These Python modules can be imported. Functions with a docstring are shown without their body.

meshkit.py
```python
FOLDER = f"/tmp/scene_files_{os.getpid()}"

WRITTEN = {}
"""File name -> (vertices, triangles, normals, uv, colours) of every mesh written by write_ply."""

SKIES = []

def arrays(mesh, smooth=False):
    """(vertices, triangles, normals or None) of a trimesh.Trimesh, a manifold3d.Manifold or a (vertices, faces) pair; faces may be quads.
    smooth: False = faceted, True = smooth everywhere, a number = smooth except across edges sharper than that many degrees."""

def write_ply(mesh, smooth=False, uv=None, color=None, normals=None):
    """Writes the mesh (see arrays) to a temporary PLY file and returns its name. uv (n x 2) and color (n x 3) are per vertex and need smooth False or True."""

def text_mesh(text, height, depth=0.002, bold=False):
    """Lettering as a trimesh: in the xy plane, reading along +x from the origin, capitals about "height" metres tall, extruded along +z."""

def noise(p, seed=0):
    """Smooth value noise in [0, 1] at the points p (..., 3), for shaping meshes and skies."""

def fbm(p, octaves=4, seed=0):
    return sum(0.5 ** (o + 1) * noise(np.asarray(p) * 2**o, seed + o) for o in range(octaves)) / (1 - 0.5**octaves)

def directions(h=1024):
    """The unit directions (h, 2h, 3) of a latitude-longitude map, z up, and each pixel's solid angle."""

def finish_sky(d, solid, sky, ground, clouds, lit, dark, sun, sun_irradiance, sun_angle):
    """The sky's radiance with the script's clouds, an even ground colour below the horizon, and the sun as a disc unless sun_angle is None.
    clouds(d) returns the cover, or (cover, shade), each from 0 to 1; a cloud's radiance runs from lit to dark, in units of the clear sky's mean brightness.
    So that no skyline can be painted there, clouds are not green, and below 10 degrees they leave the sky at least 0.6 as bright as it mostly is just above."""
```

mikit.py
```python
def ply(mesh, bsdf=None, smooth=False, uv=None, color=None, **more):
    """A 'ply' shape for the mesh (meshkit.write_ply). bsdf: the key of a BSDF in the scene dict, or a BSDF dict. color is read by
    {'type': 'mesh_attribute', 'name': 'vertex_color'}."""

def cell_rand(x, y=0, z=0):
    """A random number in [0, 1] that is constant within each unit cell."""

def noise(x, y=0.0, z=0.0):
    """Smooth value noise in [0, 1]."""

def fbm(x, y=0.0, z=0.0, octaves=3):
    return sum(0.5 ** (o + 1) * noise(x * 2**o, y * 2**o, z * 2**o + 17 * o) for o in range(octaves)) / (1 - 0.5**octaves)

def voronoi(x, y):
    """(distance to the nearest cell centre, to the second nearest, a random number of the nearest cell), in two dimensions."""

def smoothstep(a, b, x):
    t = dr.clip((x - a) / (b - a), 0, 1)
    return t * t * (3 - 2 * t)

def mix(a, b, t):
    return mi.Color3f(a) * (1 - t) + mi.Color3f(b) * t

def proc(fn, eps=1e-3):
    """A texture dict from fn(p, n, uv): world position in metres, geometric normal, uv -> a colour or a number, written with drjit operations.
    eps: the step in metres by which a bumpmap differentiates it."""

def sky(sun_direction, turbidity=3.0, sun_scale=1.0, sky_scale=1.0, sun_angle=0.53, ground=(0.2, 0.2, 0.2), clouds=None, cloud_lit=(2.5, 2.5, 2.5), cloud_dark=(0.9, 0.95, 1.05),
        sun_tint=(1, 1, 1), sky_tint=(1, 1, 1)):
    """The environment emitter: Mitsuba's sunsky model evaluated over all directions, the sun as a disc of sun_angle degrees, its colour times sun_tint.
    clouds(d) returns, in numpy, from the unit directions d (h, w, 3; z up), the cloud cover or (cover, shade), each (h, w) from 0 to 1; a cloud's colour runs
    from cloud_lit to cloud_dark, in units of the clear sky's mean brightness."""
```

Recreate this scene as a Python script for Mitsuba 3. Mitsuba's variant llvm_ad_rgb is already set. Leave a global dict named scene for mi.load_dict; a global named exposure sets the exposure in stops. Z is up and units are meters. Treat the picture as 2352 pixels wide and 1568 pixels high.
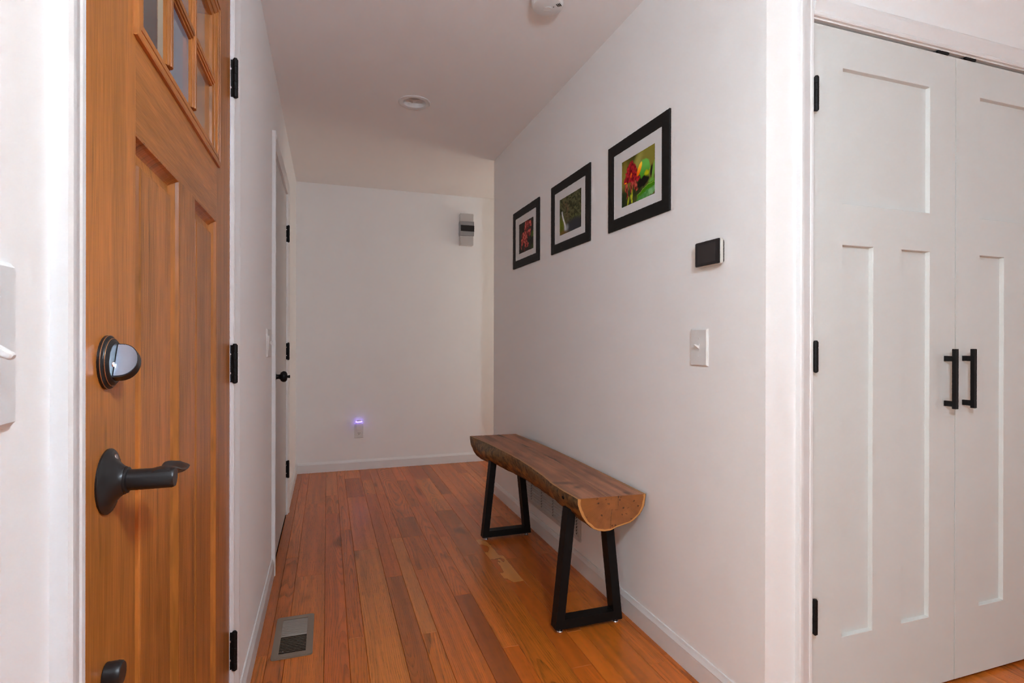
import math
import random
import numpy as np
import trimesh
import manifold3d as m3
import drjit as dr
import mitsuba as mi
import mikit
import meshkit
from mikit import noise, fbm, smoothstep, mix, cell_rand, proc

T = mi.ScalarTransform4f
scene, labels = {}, {}
rng = random.Random(7)

# ------------------------------------------------------------------ camera, sky, lights, exposure
exposure = 0.0
F_PX, YAW, PITCH, ROLL, CAM_H = 1249.7, math.radians(18.748), math.radians(-0.053), math.radians(0.123), 1.113
R0 = np.array([math.cos(YAW), -math.sin(YAW), 0.0])
F0 = np.array([math.sin(YAW), math.cos(YAW), 0.0])
U0 = np.array([0, 0, 1.0])
FWD = F0 * math.cos(PITCH) + U0 * math.sin(PITCH)
UP = -F0 * math.sin(PITCH) + U0 * math.cos(PITCH)
UP = -R0 * math.sin(ROLL) + UP * math.cos(ROLL)
CAM = np.array([0, 0, CAM_H])
scene['camera'] = {'type': 'perspective', 'fov': math.degrees(2 * math.atan(1176 / F_PX)), 'fov_axis': 'x', 'near_clip': 0.02, 'far_clip': 100.0,
                   'to_world': T().look_at(origin=CAM.tolist(), target=(CAM + FWD).tolist(), up=UP.tolist())}
scene['sky'] = mikit.sky((0.7, -0.5, 0.6), turbidity=4.0, sun_scale=0.0, sky_scale=8.0, ground=(0.25, 0.24, 0.22))
W_SIDE = [0.5, 0.5, 0.48]       # radiance of the daylit shade in the side window of the foyer (behind the camera, right)
W_REAR = [0.5, 0.5, 0.48]       # and in the rear window of the foyer
W_FRONT = [3.3, 3.4, 2.95]      # and in the front window, in the entry door's wall behind the camera
W_PASS = [6.0, 5.5, 4.8]       # and at the end of the side passage
LAMP = [212, 258, 300]      # globe lamp on the entry's ceiling, above the frame
NIGHT = [1.4, 0.8, 6.0]       # the night light's ring


# ------------------------------------------------------------------ helpers
def lin(r, g, b):
    f = lambda c: (c / 255 / 12.92) if c / 255 <= 0.04045 else ((c / 255 + 0.055) / 1.055) ** 2.4
    return [f(r), f(g), f(b)]


def rgb(c):
    return {'type': 'rgb', 'value': [float(x) for x in c]}


USED = set()


def name(key):
    """The key, or the key with the next free number."""
    k, out = 0, key
    while out in USED or out in scene or out in labels:
        k += 1
        out = f'{key}_{k:03d}'
    USED.add(out)
    return out


def obj(key, mesh, bsdf, smooth=False, parent=None, label=None, kind=None, **kw):
    key = name((parent + '__' if parent else '') + key)
    scene[key] = mikit.ply(mesh, bsdf, smooth, **kw)
    d = {}
    if label: d['label'] = label
    if kind: d['kind'] = kind
    if d: labels[key] = d
    return key


def thing(key, label, cat, group=None):
    key = name(key)
    labels[key] = {'label': label, 'category': cat}
    if group: labels[key]['group'] = group
    return key


def struct(key, label=None):
    key = name(key)
    labels[key] = {'kind': 'structure'}
    if label: labels[key]['label'] = label
    return key


def box(x0, x1, y0, y1, z0, z1):
    return trimesh.creation.box(bounds=[[min(x0, x1), min(y0, y1), min(z0, z1)], [max(x0, x1), max(y0, y1), max(z0, z1)]])


def cbox(x0, x1, y0, y1, z0, z1, c=0.002):
    """A box with all its edges chamfered."""
    x0, x1, y0, y1, z0, z1 = min(x0, x1), max(x0, x1), min(y0, y1), max(y0, y1), min(z0, z1), max(z0, z1)
    c = min(c, 0.45 * (x1 - x0), 0.45 * (y1 - y0), 0.45 * (z1 - z0))
    pts = []
    for X, sx in ((x0, 1), (x1, -1)):
        for Y, sy in ((y0, 1), (y1, -1)):
            for Z, sz in ((z0, 1), (z1, -1)):
                pts += [(X, Y + sy * c, Z + sz * c), (X + sx * c, Y, Z + sz * c), (X + sx * c, Y + sy * c, Z)]
    return trimesh.Trimesh(np.array(pts), process=False).convex_hull


def cat(*ms):
    ms = ms[0] if len(ms) == 1 and isinstance(ms[0], (list, tuple)) else ms
    return trimesh.util.concatenate(list(ms))


def frame(mesh, o, u, v, w):
    """Maps a mesh from local (u, v, w) axes to the world."""
    M = np.eye(4)
    M[:3, 0], M[:3, 1], M[:3, 2], M[:3, 3] = u, v, w, o
    m = mesh.copy()
    m.apply_transform(M)
    if np.linalg.det(M[:3, :3]) < 0 and False:
        m.invert()
    return m


X, Y, Z = np.eye(3)


def prism(poly, h, o=(0, 0, 0), u=X, v=Y, w=Z):
    """The polygon in the plane u, v, extruded h along w."""
    cs = m3.CrossSection([np.asarray(poly, float)], m3.FillRule.NonZero)
    if cs.area() < 0:
        cs = m3.CrossSection([np.asarray(poly, float)[::-1]])
    m = m3.Manifold.extrude(cs, h).to_mesh()
    return frame(trimesh.Trimesh(m.vert_properties[:, :3], m.tri_verts, process=False), o, u, v, w)


def lathe(prof, o, axis, n=48):
    """Profile (radius, height) turned about an axis through o."""
    axis = np.asarray(axis, float) / np.linalg.norm(axis)
    a = np.cross(axis, [0, 0, 1] if abs(axis[2]) < 0.9 else [1, 0, 0])
    a /= np.linalg.norm(a)
    b = np.cross(axis, a)
    m = trimesh.creation.revolve(np.asarray(prof, float), sections=n)
    return frame(m, o, a, b, axis)


def sweep(path, section, closed=True):
    """section: function i -> (k, 3) ring; returns a closed tube with flat caps."""
    rings = [np.asarray(section(i)) for i in range(len(path))]
    k = len(rings[0])
    v = np.vstack(rings)
    f = []
    for i in range(len(rings) - 1):
        for j in range(k):
            a, b_, c, d = i * k + j, i * k + (j + 1) % k, (i + 1) * k + (j + 1) % k, (i + 1) * k + j
            f += [[a, b_, c], [a, c, d]]
    for i, flip in ((0, True), (len(rings) - 1, False)):
        cidx = len(v)
        v = np.vstack([v, rings[i].mean(0)])
        for j in range(k):
            t = [i * k + j, i * k + (j + 1) % k, cidx]
            f.append(t[::-1] if flip else t)
    m = trimesh.Trimesh(v, f, process=False)
    trimesh.repair.fix_normals(m)
    return m


def rounded_rect(w, h, r, n=6):
    pts = []
    for cx, cy, a0 in ((w / 2 - r, h / 2 - r, 0), (-w / 2 + r, h / 2 - r, 90), (-w / 2 + r, -h / 2 + r, 180), (w / 2 - r, -h / 2 + r, 270)):
        for i in range(n + 1):
            a = math.radians(a0 + 90 * i / n)
            pts.append((cx + r * math.cos(a), cy + r * math.sin(a)))
    return pts


def hull(pts):
    return trimesh.Trimesh(np.asarray(pts, float), process=False).convex_hull


def plate(w, h, t, r, c, o, u, v, wv):
    """A rounded rectangular plate, its front edge chamfered by c. Back face at o."""
    a, b_ = np.array(rounded_rect(w, h, r)), np.array(rounded_rect(w - 2 * c, h - 2 * c, max(r - c, 0.0005)))
    pts = [(*p, 0) for p in a] + [(*p, t - c) for p in a] + [(*p, t) for p in b_]
    return frame(hull(pts), o, u, v, wv)


def nested(u0, u1, v0, v1, prof, o, u, v, w):
    """A panel: rectangular rings at (inset, height) of prof, closed by a field at the last ring. Counter-clockwise in u, v, facing w."""
    vs, fs = [], []
    for ins, h in prof:
        vs += [(u0 + ins, v0 + ins, h), (u1 - ins, v0 + ins, h), (u1 - ins, v1 - ins, h), (u0 + ins, v1 - ins, h)]
    for i in range(len(prof) - 1):
        for j in range(4):
            a, b_, c, d = 4 * i + j, 4 * i + (j + 1) % 4, 4 * i + 4 + (j + 1) % 4, 4 * i + 4 + j
            fs += [[a, b_, c], [a, c, d]]
    n = 4 * (len(prof) - 1)
    fs += [[n, n + 1, n + 2], [n, n + 2, n + 3]]
    return frame(trimesh.Trimesh(vs, fs, process=False), o, u, v, w)


def dup_uv(mesh, uv):
    return np.tile(np.asarray(uv, float), (len(mesh.vertices), 1))


# ------------------------------------------------------------------ materials
def bsdf(key, d):
    scene[key] = {'type': 'twosided', 'bsdf': d} if d['type'] not in ('dielectric', 'thindielectric') else d
    return key


def plaster(p, n, uv):
    return 0.5 * noise(p.x * 330, p.y * 330, p.z * 330) + 0.5 * fbm(p.x * 90, p.y * 90, p.z * 90, 2)


bsdf('wall_paint', {'type': 'bumpmap', 'arbitrary': proc(plaster, 1e-3), 'scale': 0.0004, 'bsdf': {'type': 'diffuse', 'reflectance': rgb((0.81, 0.805, 0.80))}})
bsdf('ceiling_paint', {'type': 'diffuse', 'reflectance': rgb((0.80, 0.78, 0.765))})
bsdf('trim_paint', {'type': 'roughplastic', 'distribution': 'ggx', 'alpha': 0.16, 'diffuse_reflectance': rgb((0.86, 0.855, 0.85))})
bsdf('closet_paint', {'type': 'roughplastic', 'distribution': 'ggx', 'alpha': 0.22, 'diffuse_reflectance': rgb((0.79, 0.798, 0.768))})
bsdf('slab_paint', {'type': 'roughplastic', 'distribution': 'ggx', 'alpha': 0.25, 'diffuse_reflectance': rgb((0.84, 0.82, 0.80))})
bsdf('white_plastic', {'type': 'roughplastic', 'distribution': 'ggx', 'alpha': 0.15, 'diffuse_reflectance': rgb((0.80, 0.79, 0.775))})
bsdf('black_metal', {'type': 'principled', 'base_color': rgb((0.004, 0.0032, 0.003)), 'roughness': 0.5, 'specular': 0.15})
bsdf('black_frame', {'type': 'principled', 'base_color': rgb((0.006, 0.0052, 0.0045)), 'roughness': 0.6, 'specular': 0.18})
bsdf('dark_bronze', {'type': 'principled', 'base_color': rgb((0.012, 0.010, 0.0095)), 'roughness': 0.33, 'metallic': 0.25, 'specular': 0.40})
bsdf('copper_edge', {'type': 'principled', 'base_color': rgb((0.42, 0.19, 0.09)), 'roughness': 0.3, 'metallic': 0.8})
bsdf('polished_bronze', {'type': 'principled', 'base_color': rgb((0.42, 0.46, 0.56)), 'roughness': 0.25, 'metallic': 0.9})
bsdf('steel', {'type': 'roughconductor', 'material': 'Cr', 'alpha': 0.15})
bsdf('grey_metal', {'type': 'principled', 'base_color': rgb((0.30, 0.30, 0.31)), 'roughness': 0.3, 'metallic': 0.7})
bsdf('taupe_metal', {'type': 'principled', 'base_color': rgb((0.185, 0.138, 0.10)), 'roughness': 0.42, 'specular': 0.5})
bsdf('vent_gap', {'type': 'diffuse', 'reflectance': rgb((0.30, 0.275, 0.255))})
bsdf('dark_void', {'type': 'diffuse', 'reflectance': rgb((0.012, 0.009, 0.008))})
bsdf('gap_dark', {'type': 'diffuse', 'reflectance': rgb((0.05, 0.018, 0.008))})
bsdf('grille_paint', {'type': 'roughplastic', 'distribution': 'ggx', 'alpha': 0.25, 'diffuse_reflectance': rgb((0.66, 0.63, 0.60))})
bsdf('mat_board', {'type': 'diffuse', 'reflectance': rgb((0.66, 0.66, 0.66))})
bsdf('screen_black', {'type': 'principled', 'base_color': rgb((0.012, 0.010, 0.010)), 'roughness': 0.3, 'specular': 0.35})
bsdf('screen_panel', {'type': 'principled', 'base_color': rgb((0.022, 0.017, 0.016)), 'roughness': 0.35, 'specular': 0.35})
bsdf('silver', {'type': 'principled', 'base_color': rgb((0.62, 0.58, 0.54)), 'roughness': 0.35, 'metallic': 0.5})
bsdf('glass', {'type': 'thindielectric', 'int_ior': 1.5})
bsdf('frosted', {'type': 'principled', 'base_color': rgb((0.46, 0.44, 0.43)), 'roughness': 0.35, 'specular': 0.4})
bsdf('grey_siding', {'type': 'diffuse', 'reflectance': rgb((0.060, 0.055, 0.050))})
bsdf('cream_board', {'type': 'diffuse', 'reflectance': rgb((0.62, 0.58, 0.42))})
bsdf('soil', {'type': 'diffuse', 'reflectance': rgb((0.22, 0.21, 0.19))})
bsdf('shade_cloth', {'type': 'diffuse', 'reflectance': rgb((0.8, 0.8, 0.8))})


# floor boards: uv = (centre of the board in x, whole number of the board + tone)
def board(p, n, uv):
    seed, tone = dr.floor(uv.y), uv.y - dr.floor(uv.y)
    r1, r2, r3 = cell_rand(seed, 1), cell_rand(seed, 2), cell_rand(seed, 3)
    x, y = p.x - uv.x, p.y + 7.3 * r1
    wob = fbm(p.x * 9 + 5 * r2, y * 1.6, seed, 2) - 0.5
    xs = x + 0.07 * (r2 - 0.5) + 0.012 * wob
    arch = 0.018 + 0.06 * fbm(y * 1.1, seed, 3.0, 2) + 0.045 * y * (r3 - 0.5)
    flat = dr.sqrt(dr.square(xs) + dr.square(arch)) * (150 + 60 * r1)
    straight = (x + 0.008 * wob) * (210 + 160 * r3)
    ring = dr.select(r3 < 0.55, flat, straight) + 1.2 * noise(p.x * 40, y * 4, seed)
    f = ring - dr.floor(ring)
    line = smoothstep(0.35, 0.95, f) * (1 - smoothstep(0.95, 1.0, f))
    pore = smoothstep(0.52, 0.85, noise(p.x * 900, y * 26, seed))
    streak = fbm(p.x * 55, y * 1.3, seed + 9, 2)
    c = dr.select(tone < 0.5, mix(DARK, MID, 2 * tone), mix(MID, PALE, 2 * tone - 1))
    c = mix(c, c * mi.Color3f(0.93, 1.10, 1.12), r2)
    c = c * (0.80 + 0.42 * streak)
    c = c * (1 - (0.34 + 0.22 * r1) * line * (0.45 + 0.55 * pore))
    c = c * (1 - 0.16 * pore)
    spalt = fbm(p.x * 30, p.y * 11, 3.0, 3)
    c = dr.select(tone > 0.8, mix(mix(DARK, MID, 0.62), PALE * 1.05, smoothstep(0.42, 0.50, spalt)) * (1 - 0.5 * dr.exp(-dr.square((spalt - 0.45) / 0.018))) * (0.85 + 0.3 * streak), c)
    knot = smoothstep(0.80, 0.95, fbm(p.x * 14, y * 3.2, seed + 4, 2))
    return c * (1 - 0.45 * knot)


DARK, MID, PALE = mi.Color3f(0.250, 0.058, 0.012), mi.Color3f(0.640, 0.142, 0.013), mi.Color3f(0.640, 0.250, 0.058)
bsdf('oak_board', {'type': 'roughplastic', 'distribution': 'ggx', 'alpha': 0.09, 'diffuse_reflectance': proc(board)})


def board_far(p, n, uv):
    col = dr.floor(p.x / 0.0875)
    row = dr.floor(p.y / 0.9 + cell_rand(col, 8))
    return board(p, n, mi.Point2f((col + 0.5) * 0.0875, dr.floor(cell_rand(col, row, 5) * 900) + 0.25 + 0.5 * cell_rand(col, row, 6)))


bsdf('oak_board_far', {'type': 'roughplastic', 'distribution': 'ggx', 'alpha': 0.09, 'diffuse_reflectance': proc(board_far)})


# entry door wood: uv = (number of the piece, 0 for grain along z, 1 along y)
def door_wood(p, n, uv):
    seed = uv.x * 3.7
    along = dr.select(uv.y > 0.5, p.y, p.z)
    across = dr.select(uv.y > 0.5, p.z, p.y)
    a, b = across + 0.004 * noise(along * 3, seed), along
    a = a + 0.010 * (fbm(a * 7, b * 2.1, seed + 5, 2) - 0.5)
    cloud = fbm(a * 11 + seed, b * 3.4, seed, 3)
    band = fbm(a * 46, b * 2.4, seed + 3, 3)
    fine = fbm(a * 420, b * 22, seed, 2)
    fleck = smoothstep(0.70, 0.92, noise(a * 240, b * 15, seed + 6)) * smoothstep(0.45, 0.70, fbm(a * 16, b * 4.1, seed + 8, 2))
    s = 0.50 * cloud + 0.30 * band + 0.20 * fine
    c = mix(DOOR_DARK, DOOR_LIGHT, smoothstep(0.20, 0.80, s))
    return c * (0.93 + 0.14 * fine) * (1 - 0.26 * fleck)


DOOR_DARK, DOOR_LIGHT = mi.Color3f(0.420, 0.156, 0.022), mi.Color3f(0.740, 0.318, 0.064)
bsdf('door_wood', {'type': 'roughplastic', 'distribution': 'ggx', 'alpha': 0.13, 'nonlinear': True, 'diffuse_reflectance': proc(door_wood)})


# bench log: uv = (fraction from the pith to the bark, region: 0 side, 1 end grain, 2 sawn top)
def log_wood(p, n, uv):
    y, x, z = p.y, p.x, p.z
    warp = fbm(x * 14, y * 2.2, 1.0, 3) - 0.5
    g = x + 0.022 * warp + 0.012 * dr.sin(y * 5.1) - 1.005
    r = dr.sqrt(dr.square(g) + 0.00015) * 165 + 2.2 * noise(x * 22, y * 2.4, 3)
    f = r - dr.floor(r)
    ln = smoothstep(0.3, 0.95, f) * (1 - smoothstep(0.95, 1, f))
    pore = smoothstep(0.5, 0.85, noise(x * 800, y * 30, 2))
    top = mix(lin(156, 96, 68), lin(228, 158, 116), fbm(x * 42, y * 2.1, 5, 3))
    top = top * (1 - 0.20 * ln) * (1 - 0.16 * pore)
    fy = dr.maximum(y - 2.6, 0)
    cx = 1.052 - 0.1 * fy * dr.sqrt(fy) + 0.010 * (noise(y * 11, 4) - 0.5) + 0.004 * (noise(y * 43, 5) - 0.5)
    crack = dr.exp(-dr.square((x - cx) / (0.004 + 0.004 * noise(y * 17, 2)))) * smoothstep(2.22, 2.5, y) * (0.4 + 0.6 * smoothstep(0.3, 0.6, noise(y * 12, 1)))
    pale = dr.exp(-dr.square((x - 1.002 - 0.094 * (y - 1.935)) / 0.0035)) * smoothstep(2.5, 2.3, y) * (0.4 + 0.6 * noise(y * 20, 8))
    blotch = smoothstep(0.50, 0.72, fbm(x * 26 + 3, y * 4.2, 8, 3))
    fe = dr.exp(-dr.square((y - 2.045 + 0.35 * (x - 0.90)) / 0.022)) * smoothstep(0.868, 0.885, x) * smoothstep(0.985, 0.93, x)
    fe = dr.maximum(fe, 0.8 * dr.exp(-dr.square((y - 1.965 - 0.5 * (x - 0.945)) / 0.02)) * dr.exp(-dr.square((x - 0.945) / 0.025)))
    fe = dr.maximum(fe, 0.8 * dr.exp(-dr.square((y - 1.83) / 0.02) - dr.square((x - 1.085) / 0.012)))
    feather = dr.maximum(0.35 * blotch, fe * (0.5 + 0.7 * fbm(x * 60, y * 60, 2, 2)))
    top = mix(top, lin(46, 32, 28), dr.clip(0.8 * crack + 0.75 * feather, 0, 1))
    top = mix(top, lin(205, 150, 96), 0.60 * pale)
    rim = smoothstep(0.955, 0.985, uv.x)
    top = mix(top, lin(196, 140, 80), rim)
    # end grain
    pith = dr.sqrt(dr.square(x - 1.020) + dr.square((z - 0.530) * 1.05))
    rr = pith * 190 + 2.6 * noise(x * 26, z * 26, 6)
    fr = rr - dr.floor(rr)
    end = mix(lin(132, 72, 30), lin(176, 104, 48), fbm(x * 28, z * 28, 7, 3))
    end = mix(end, lin(150, 84, 20), smoothstep(0.97, 0.90, x) * 0.7)
    end = end * (1 - 0.10 * smoothstep(0.4, 0.95, fr))
    ray = noise(dr.atan2(z - 0.533, x - 1.02) * 40, 3.0, 1)
    end = end * (0.95 + 0.1 * ray)
    d1, d2, cr = mikit.voronoi(x * 48 + 0.5 * noise(x * 90, z * 90), z * 48)
    holes = (1 - smoothstep(0.10, 0.24, d1)) * smoothstep(0.55, 0.9, cr)
    end = end * (1 - 0.72 * holes)
    c1 = dr.exp(-dr.square((x - 1.035) / 0.0012)) * smoothstep(0.485, 0.50, z)
    c2 = dr.exp(-dr.square((x - 1.006 - 0.10 * (z - 0.45)) / 0.0011)) * smoothstep(0.49, 0.47, z)
    end = end * (1 - 0.65 * dr.clip(c1 + c2, 0, 1))
    sap = smoothstep(0.905, 0.935, uv.x + 0.03 * (noise(x * 60, z * 60) - 0.5))
    end = mix(end, lin(214, 148, 80), sap)
    end = mix(end, lin(92, 48, 18), smoothstep(0.985, 0.995, uv.x))
    # bark side
    b1 = fbm(y * 26, z * 40, x * 18, 3)
    b2 = fbm(y * 75, z * 90, x * 40, 2)
    side = mix(lin(88, 52, 20), lin(172, 112, 44), smoothstep(0.3, 0.7, b1))
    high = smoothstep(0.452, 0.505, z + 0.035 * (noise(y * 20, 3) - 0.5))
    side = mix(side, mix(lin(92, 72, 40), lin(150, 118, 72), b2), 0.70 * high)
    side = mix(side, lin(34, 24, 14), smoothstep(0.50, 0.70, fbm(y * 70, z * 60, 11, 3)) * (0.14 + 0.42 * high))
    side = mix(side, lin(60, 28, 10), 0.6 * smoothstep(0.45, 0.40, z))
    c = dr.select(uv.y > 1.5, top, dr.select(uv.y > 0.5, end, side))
    return c


bsdf('log_wood', {'type': 'roughplastic', 'distribution': 'ggx', 'alpha': 0.28, 'diffuse_reflectance': proc(log_wood)})


# ---- the three framed photographs: u runs from the far edge to the near one, v from the top down
def ell(u, v, cx, cy, rx, ry, deg=0.0, soft=0.15):
    c, s = math.cos(math.radians(deg)), math.sin(math.radians(deg))
    a, b = (u - cx) * c + (v - cy) * s, -(u - cx) * s + (v - cy) * c
    return 1 - smoothstep(1 - soft, 1 + soft, dr.sqrt(dr.square(a / rx) + dr.square(b / ry)))


def print_ginger(p, n, uv):
    u, v = uv.x, uv.y
    w1, w2 = fbm(u * 16, v * 16, 1, 2) - 0.5, fbm(u * 16, v * 16, 9, 2) - 0.5
    ua, va = u + 0.07 * w1, v + 0.07 * w2
    c = mix(lin(56, 58, 26), lin(120, 114, 50), smoothstep(0.3, 0.7, fbm(u * 4, v * 3, 2, 2)))
    c = mix(c, lin(30, 40, 26), smoothstep(0.45, 0.75, v) * (1 - 0.5 * u))
    c = mix(c, lin(150, 146, 74), 0.8 * ell(u, v, 0.52, 0.17, 0.10, 0.20, 20, 0.7))
    c = mix(c, lin(120, 100, 40), 0.6 * ell(u, v, 0.12, 0.12, 0.14, 0.14, 0, 0.8))
    leaf = ell(ua, va, 0.70, 0.40, 0.165, 0.205, -12, 0.12)
    c = mix(c, mix(lin(100, 168, 72), lin(66, 128, 30), smoothstep(0.3, 0.55, v)), leaf)
    c = mix(c, lin(178, 172, 24), 0.85 * ell(ua, va, 0.78, 0.50, 0.09, 0.05, -10, 0.5) * leaf)
    c = mix(c, lin(28, 24, 20), ell(ua, va, 0.66, 0.64, 0.17, 0.10, -14, 0.25))
    c = mix(c, lin(32, 30, 22), ell(u, v, 0.90, 0.50, 0.035, 0.12, 8, 0.4))
    c = mix(c, lin(104, 150, 62), ell(u, v, 0.955, 0.52, 0.035, 0.20, 9, 0.3))
    c = mix(c, lin(96, 146, 56), ell(u, v, 0.90, 0.70, 0.075, 0.055, 0, 0.5))
    c = mix(c, lin(60, 116, 22), ell(ua, va, 0.80, 0.86, 0.34, 0.115, -16, 0.10))
    c = mix(c, lin(150, 176, 70), 0.7 * ell(ua, va, 0.80, 0.86, 0.34, 0.105, -12, 0.06) * (1 - ell(ua, va, 0.80, 0.873, 0.34, 0.105, -12, 0.06)))
    c = mix(c, mix(lin(70, 126, 62), lin(120, 168, 112), smoothstep(0.4, 0.8, fbm(u * 9, v * 9, 4, 2))), ell(ua, va, 0.76, 0.945, 0.30, 0.085, -14, 0.14))
    for cx, cy, rx, ry, dg in ((0.21, 0.92, 0.03, 0.10, 12), (0.31, 0.90, 0.028, 0.11, -14), (0.33, 0.78, 0.02, 0.12, 0)):
        c = mix(c, mix(lin(96, 104, 26), lin(190, 196, 56), fbm(u * 30, v * 12, 3, 2)), ell(u, v, cx, cy, rx, ry, dg, 0.2))
    tex = fbm(u * 34, v * 24, 5, 3)
    red = mix(lin(96, 18, 24), lin(166, 38, 44), smoothstep(0.25, 0.75, tex))
    for cx, cy, rx, ry, dg in ((0.30, 0.27, 0.16, 0.145, 0), (0.26, 0.18, 0.030, 0.10, 12), (0.34, 0.17, 0.028, 0.11, -14), (0.41, 0.24, 0.026, 0.12, -38), (0.18, 0.33, 0.09, 0.03, 20),
                               (0.29, 0.44, 0.20, 0.105, 10), (0.45, 0.43, 0.06, 0.11, 20), (0.50, 0.52, 0.05, 0.05, 0), (0.14, 0.46, 0.07, 0.06, 0), (0.35, 0.55, 0.06, 0.08, -20)):
        c = mix(c, red, ell(ua, va, cx, cy, rx, ry, dg, 0.12))
    for cx, cy, rx, ry, dg in ((0.14, 0.60, 0.05, 0.09, 8), (0.18, 0.74, 0.03, 0.11, 6), (0.44, 0.66, 0.06, 0.13, -18), (0.30, 0.64, 0.05, 0.10, 10)):
        c = mix(c, mix(lin(84, 24, 22), lin(184, 84, 70), smoothstep(0.3, 0.7, fbm(u * 60, v * 14, 8, 2))), 0.9 * ell(ua, va, cx, cy, rx, ry, dg, 0.2))
    c = mix(c, lin(216, 92, 30), ell(u, v, 0.30, 0.385, 0.022, 0.055, 10, 0.3))
    c = mix(c, lin(240, 150, 20), ell(u, v, 0.125, 0.50, 0.035, 0.014, 0, 0.3))
    bud = ell(u, v, 0.555, 0.345, 0.052, 0.145, 26, 0.12)
    c = mix(c, mix(lin(228, 108, 12), lin(252, 200, 60), smoothstep(0.45, 0.24, v)), bud)
    return c * 1.15


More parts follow.
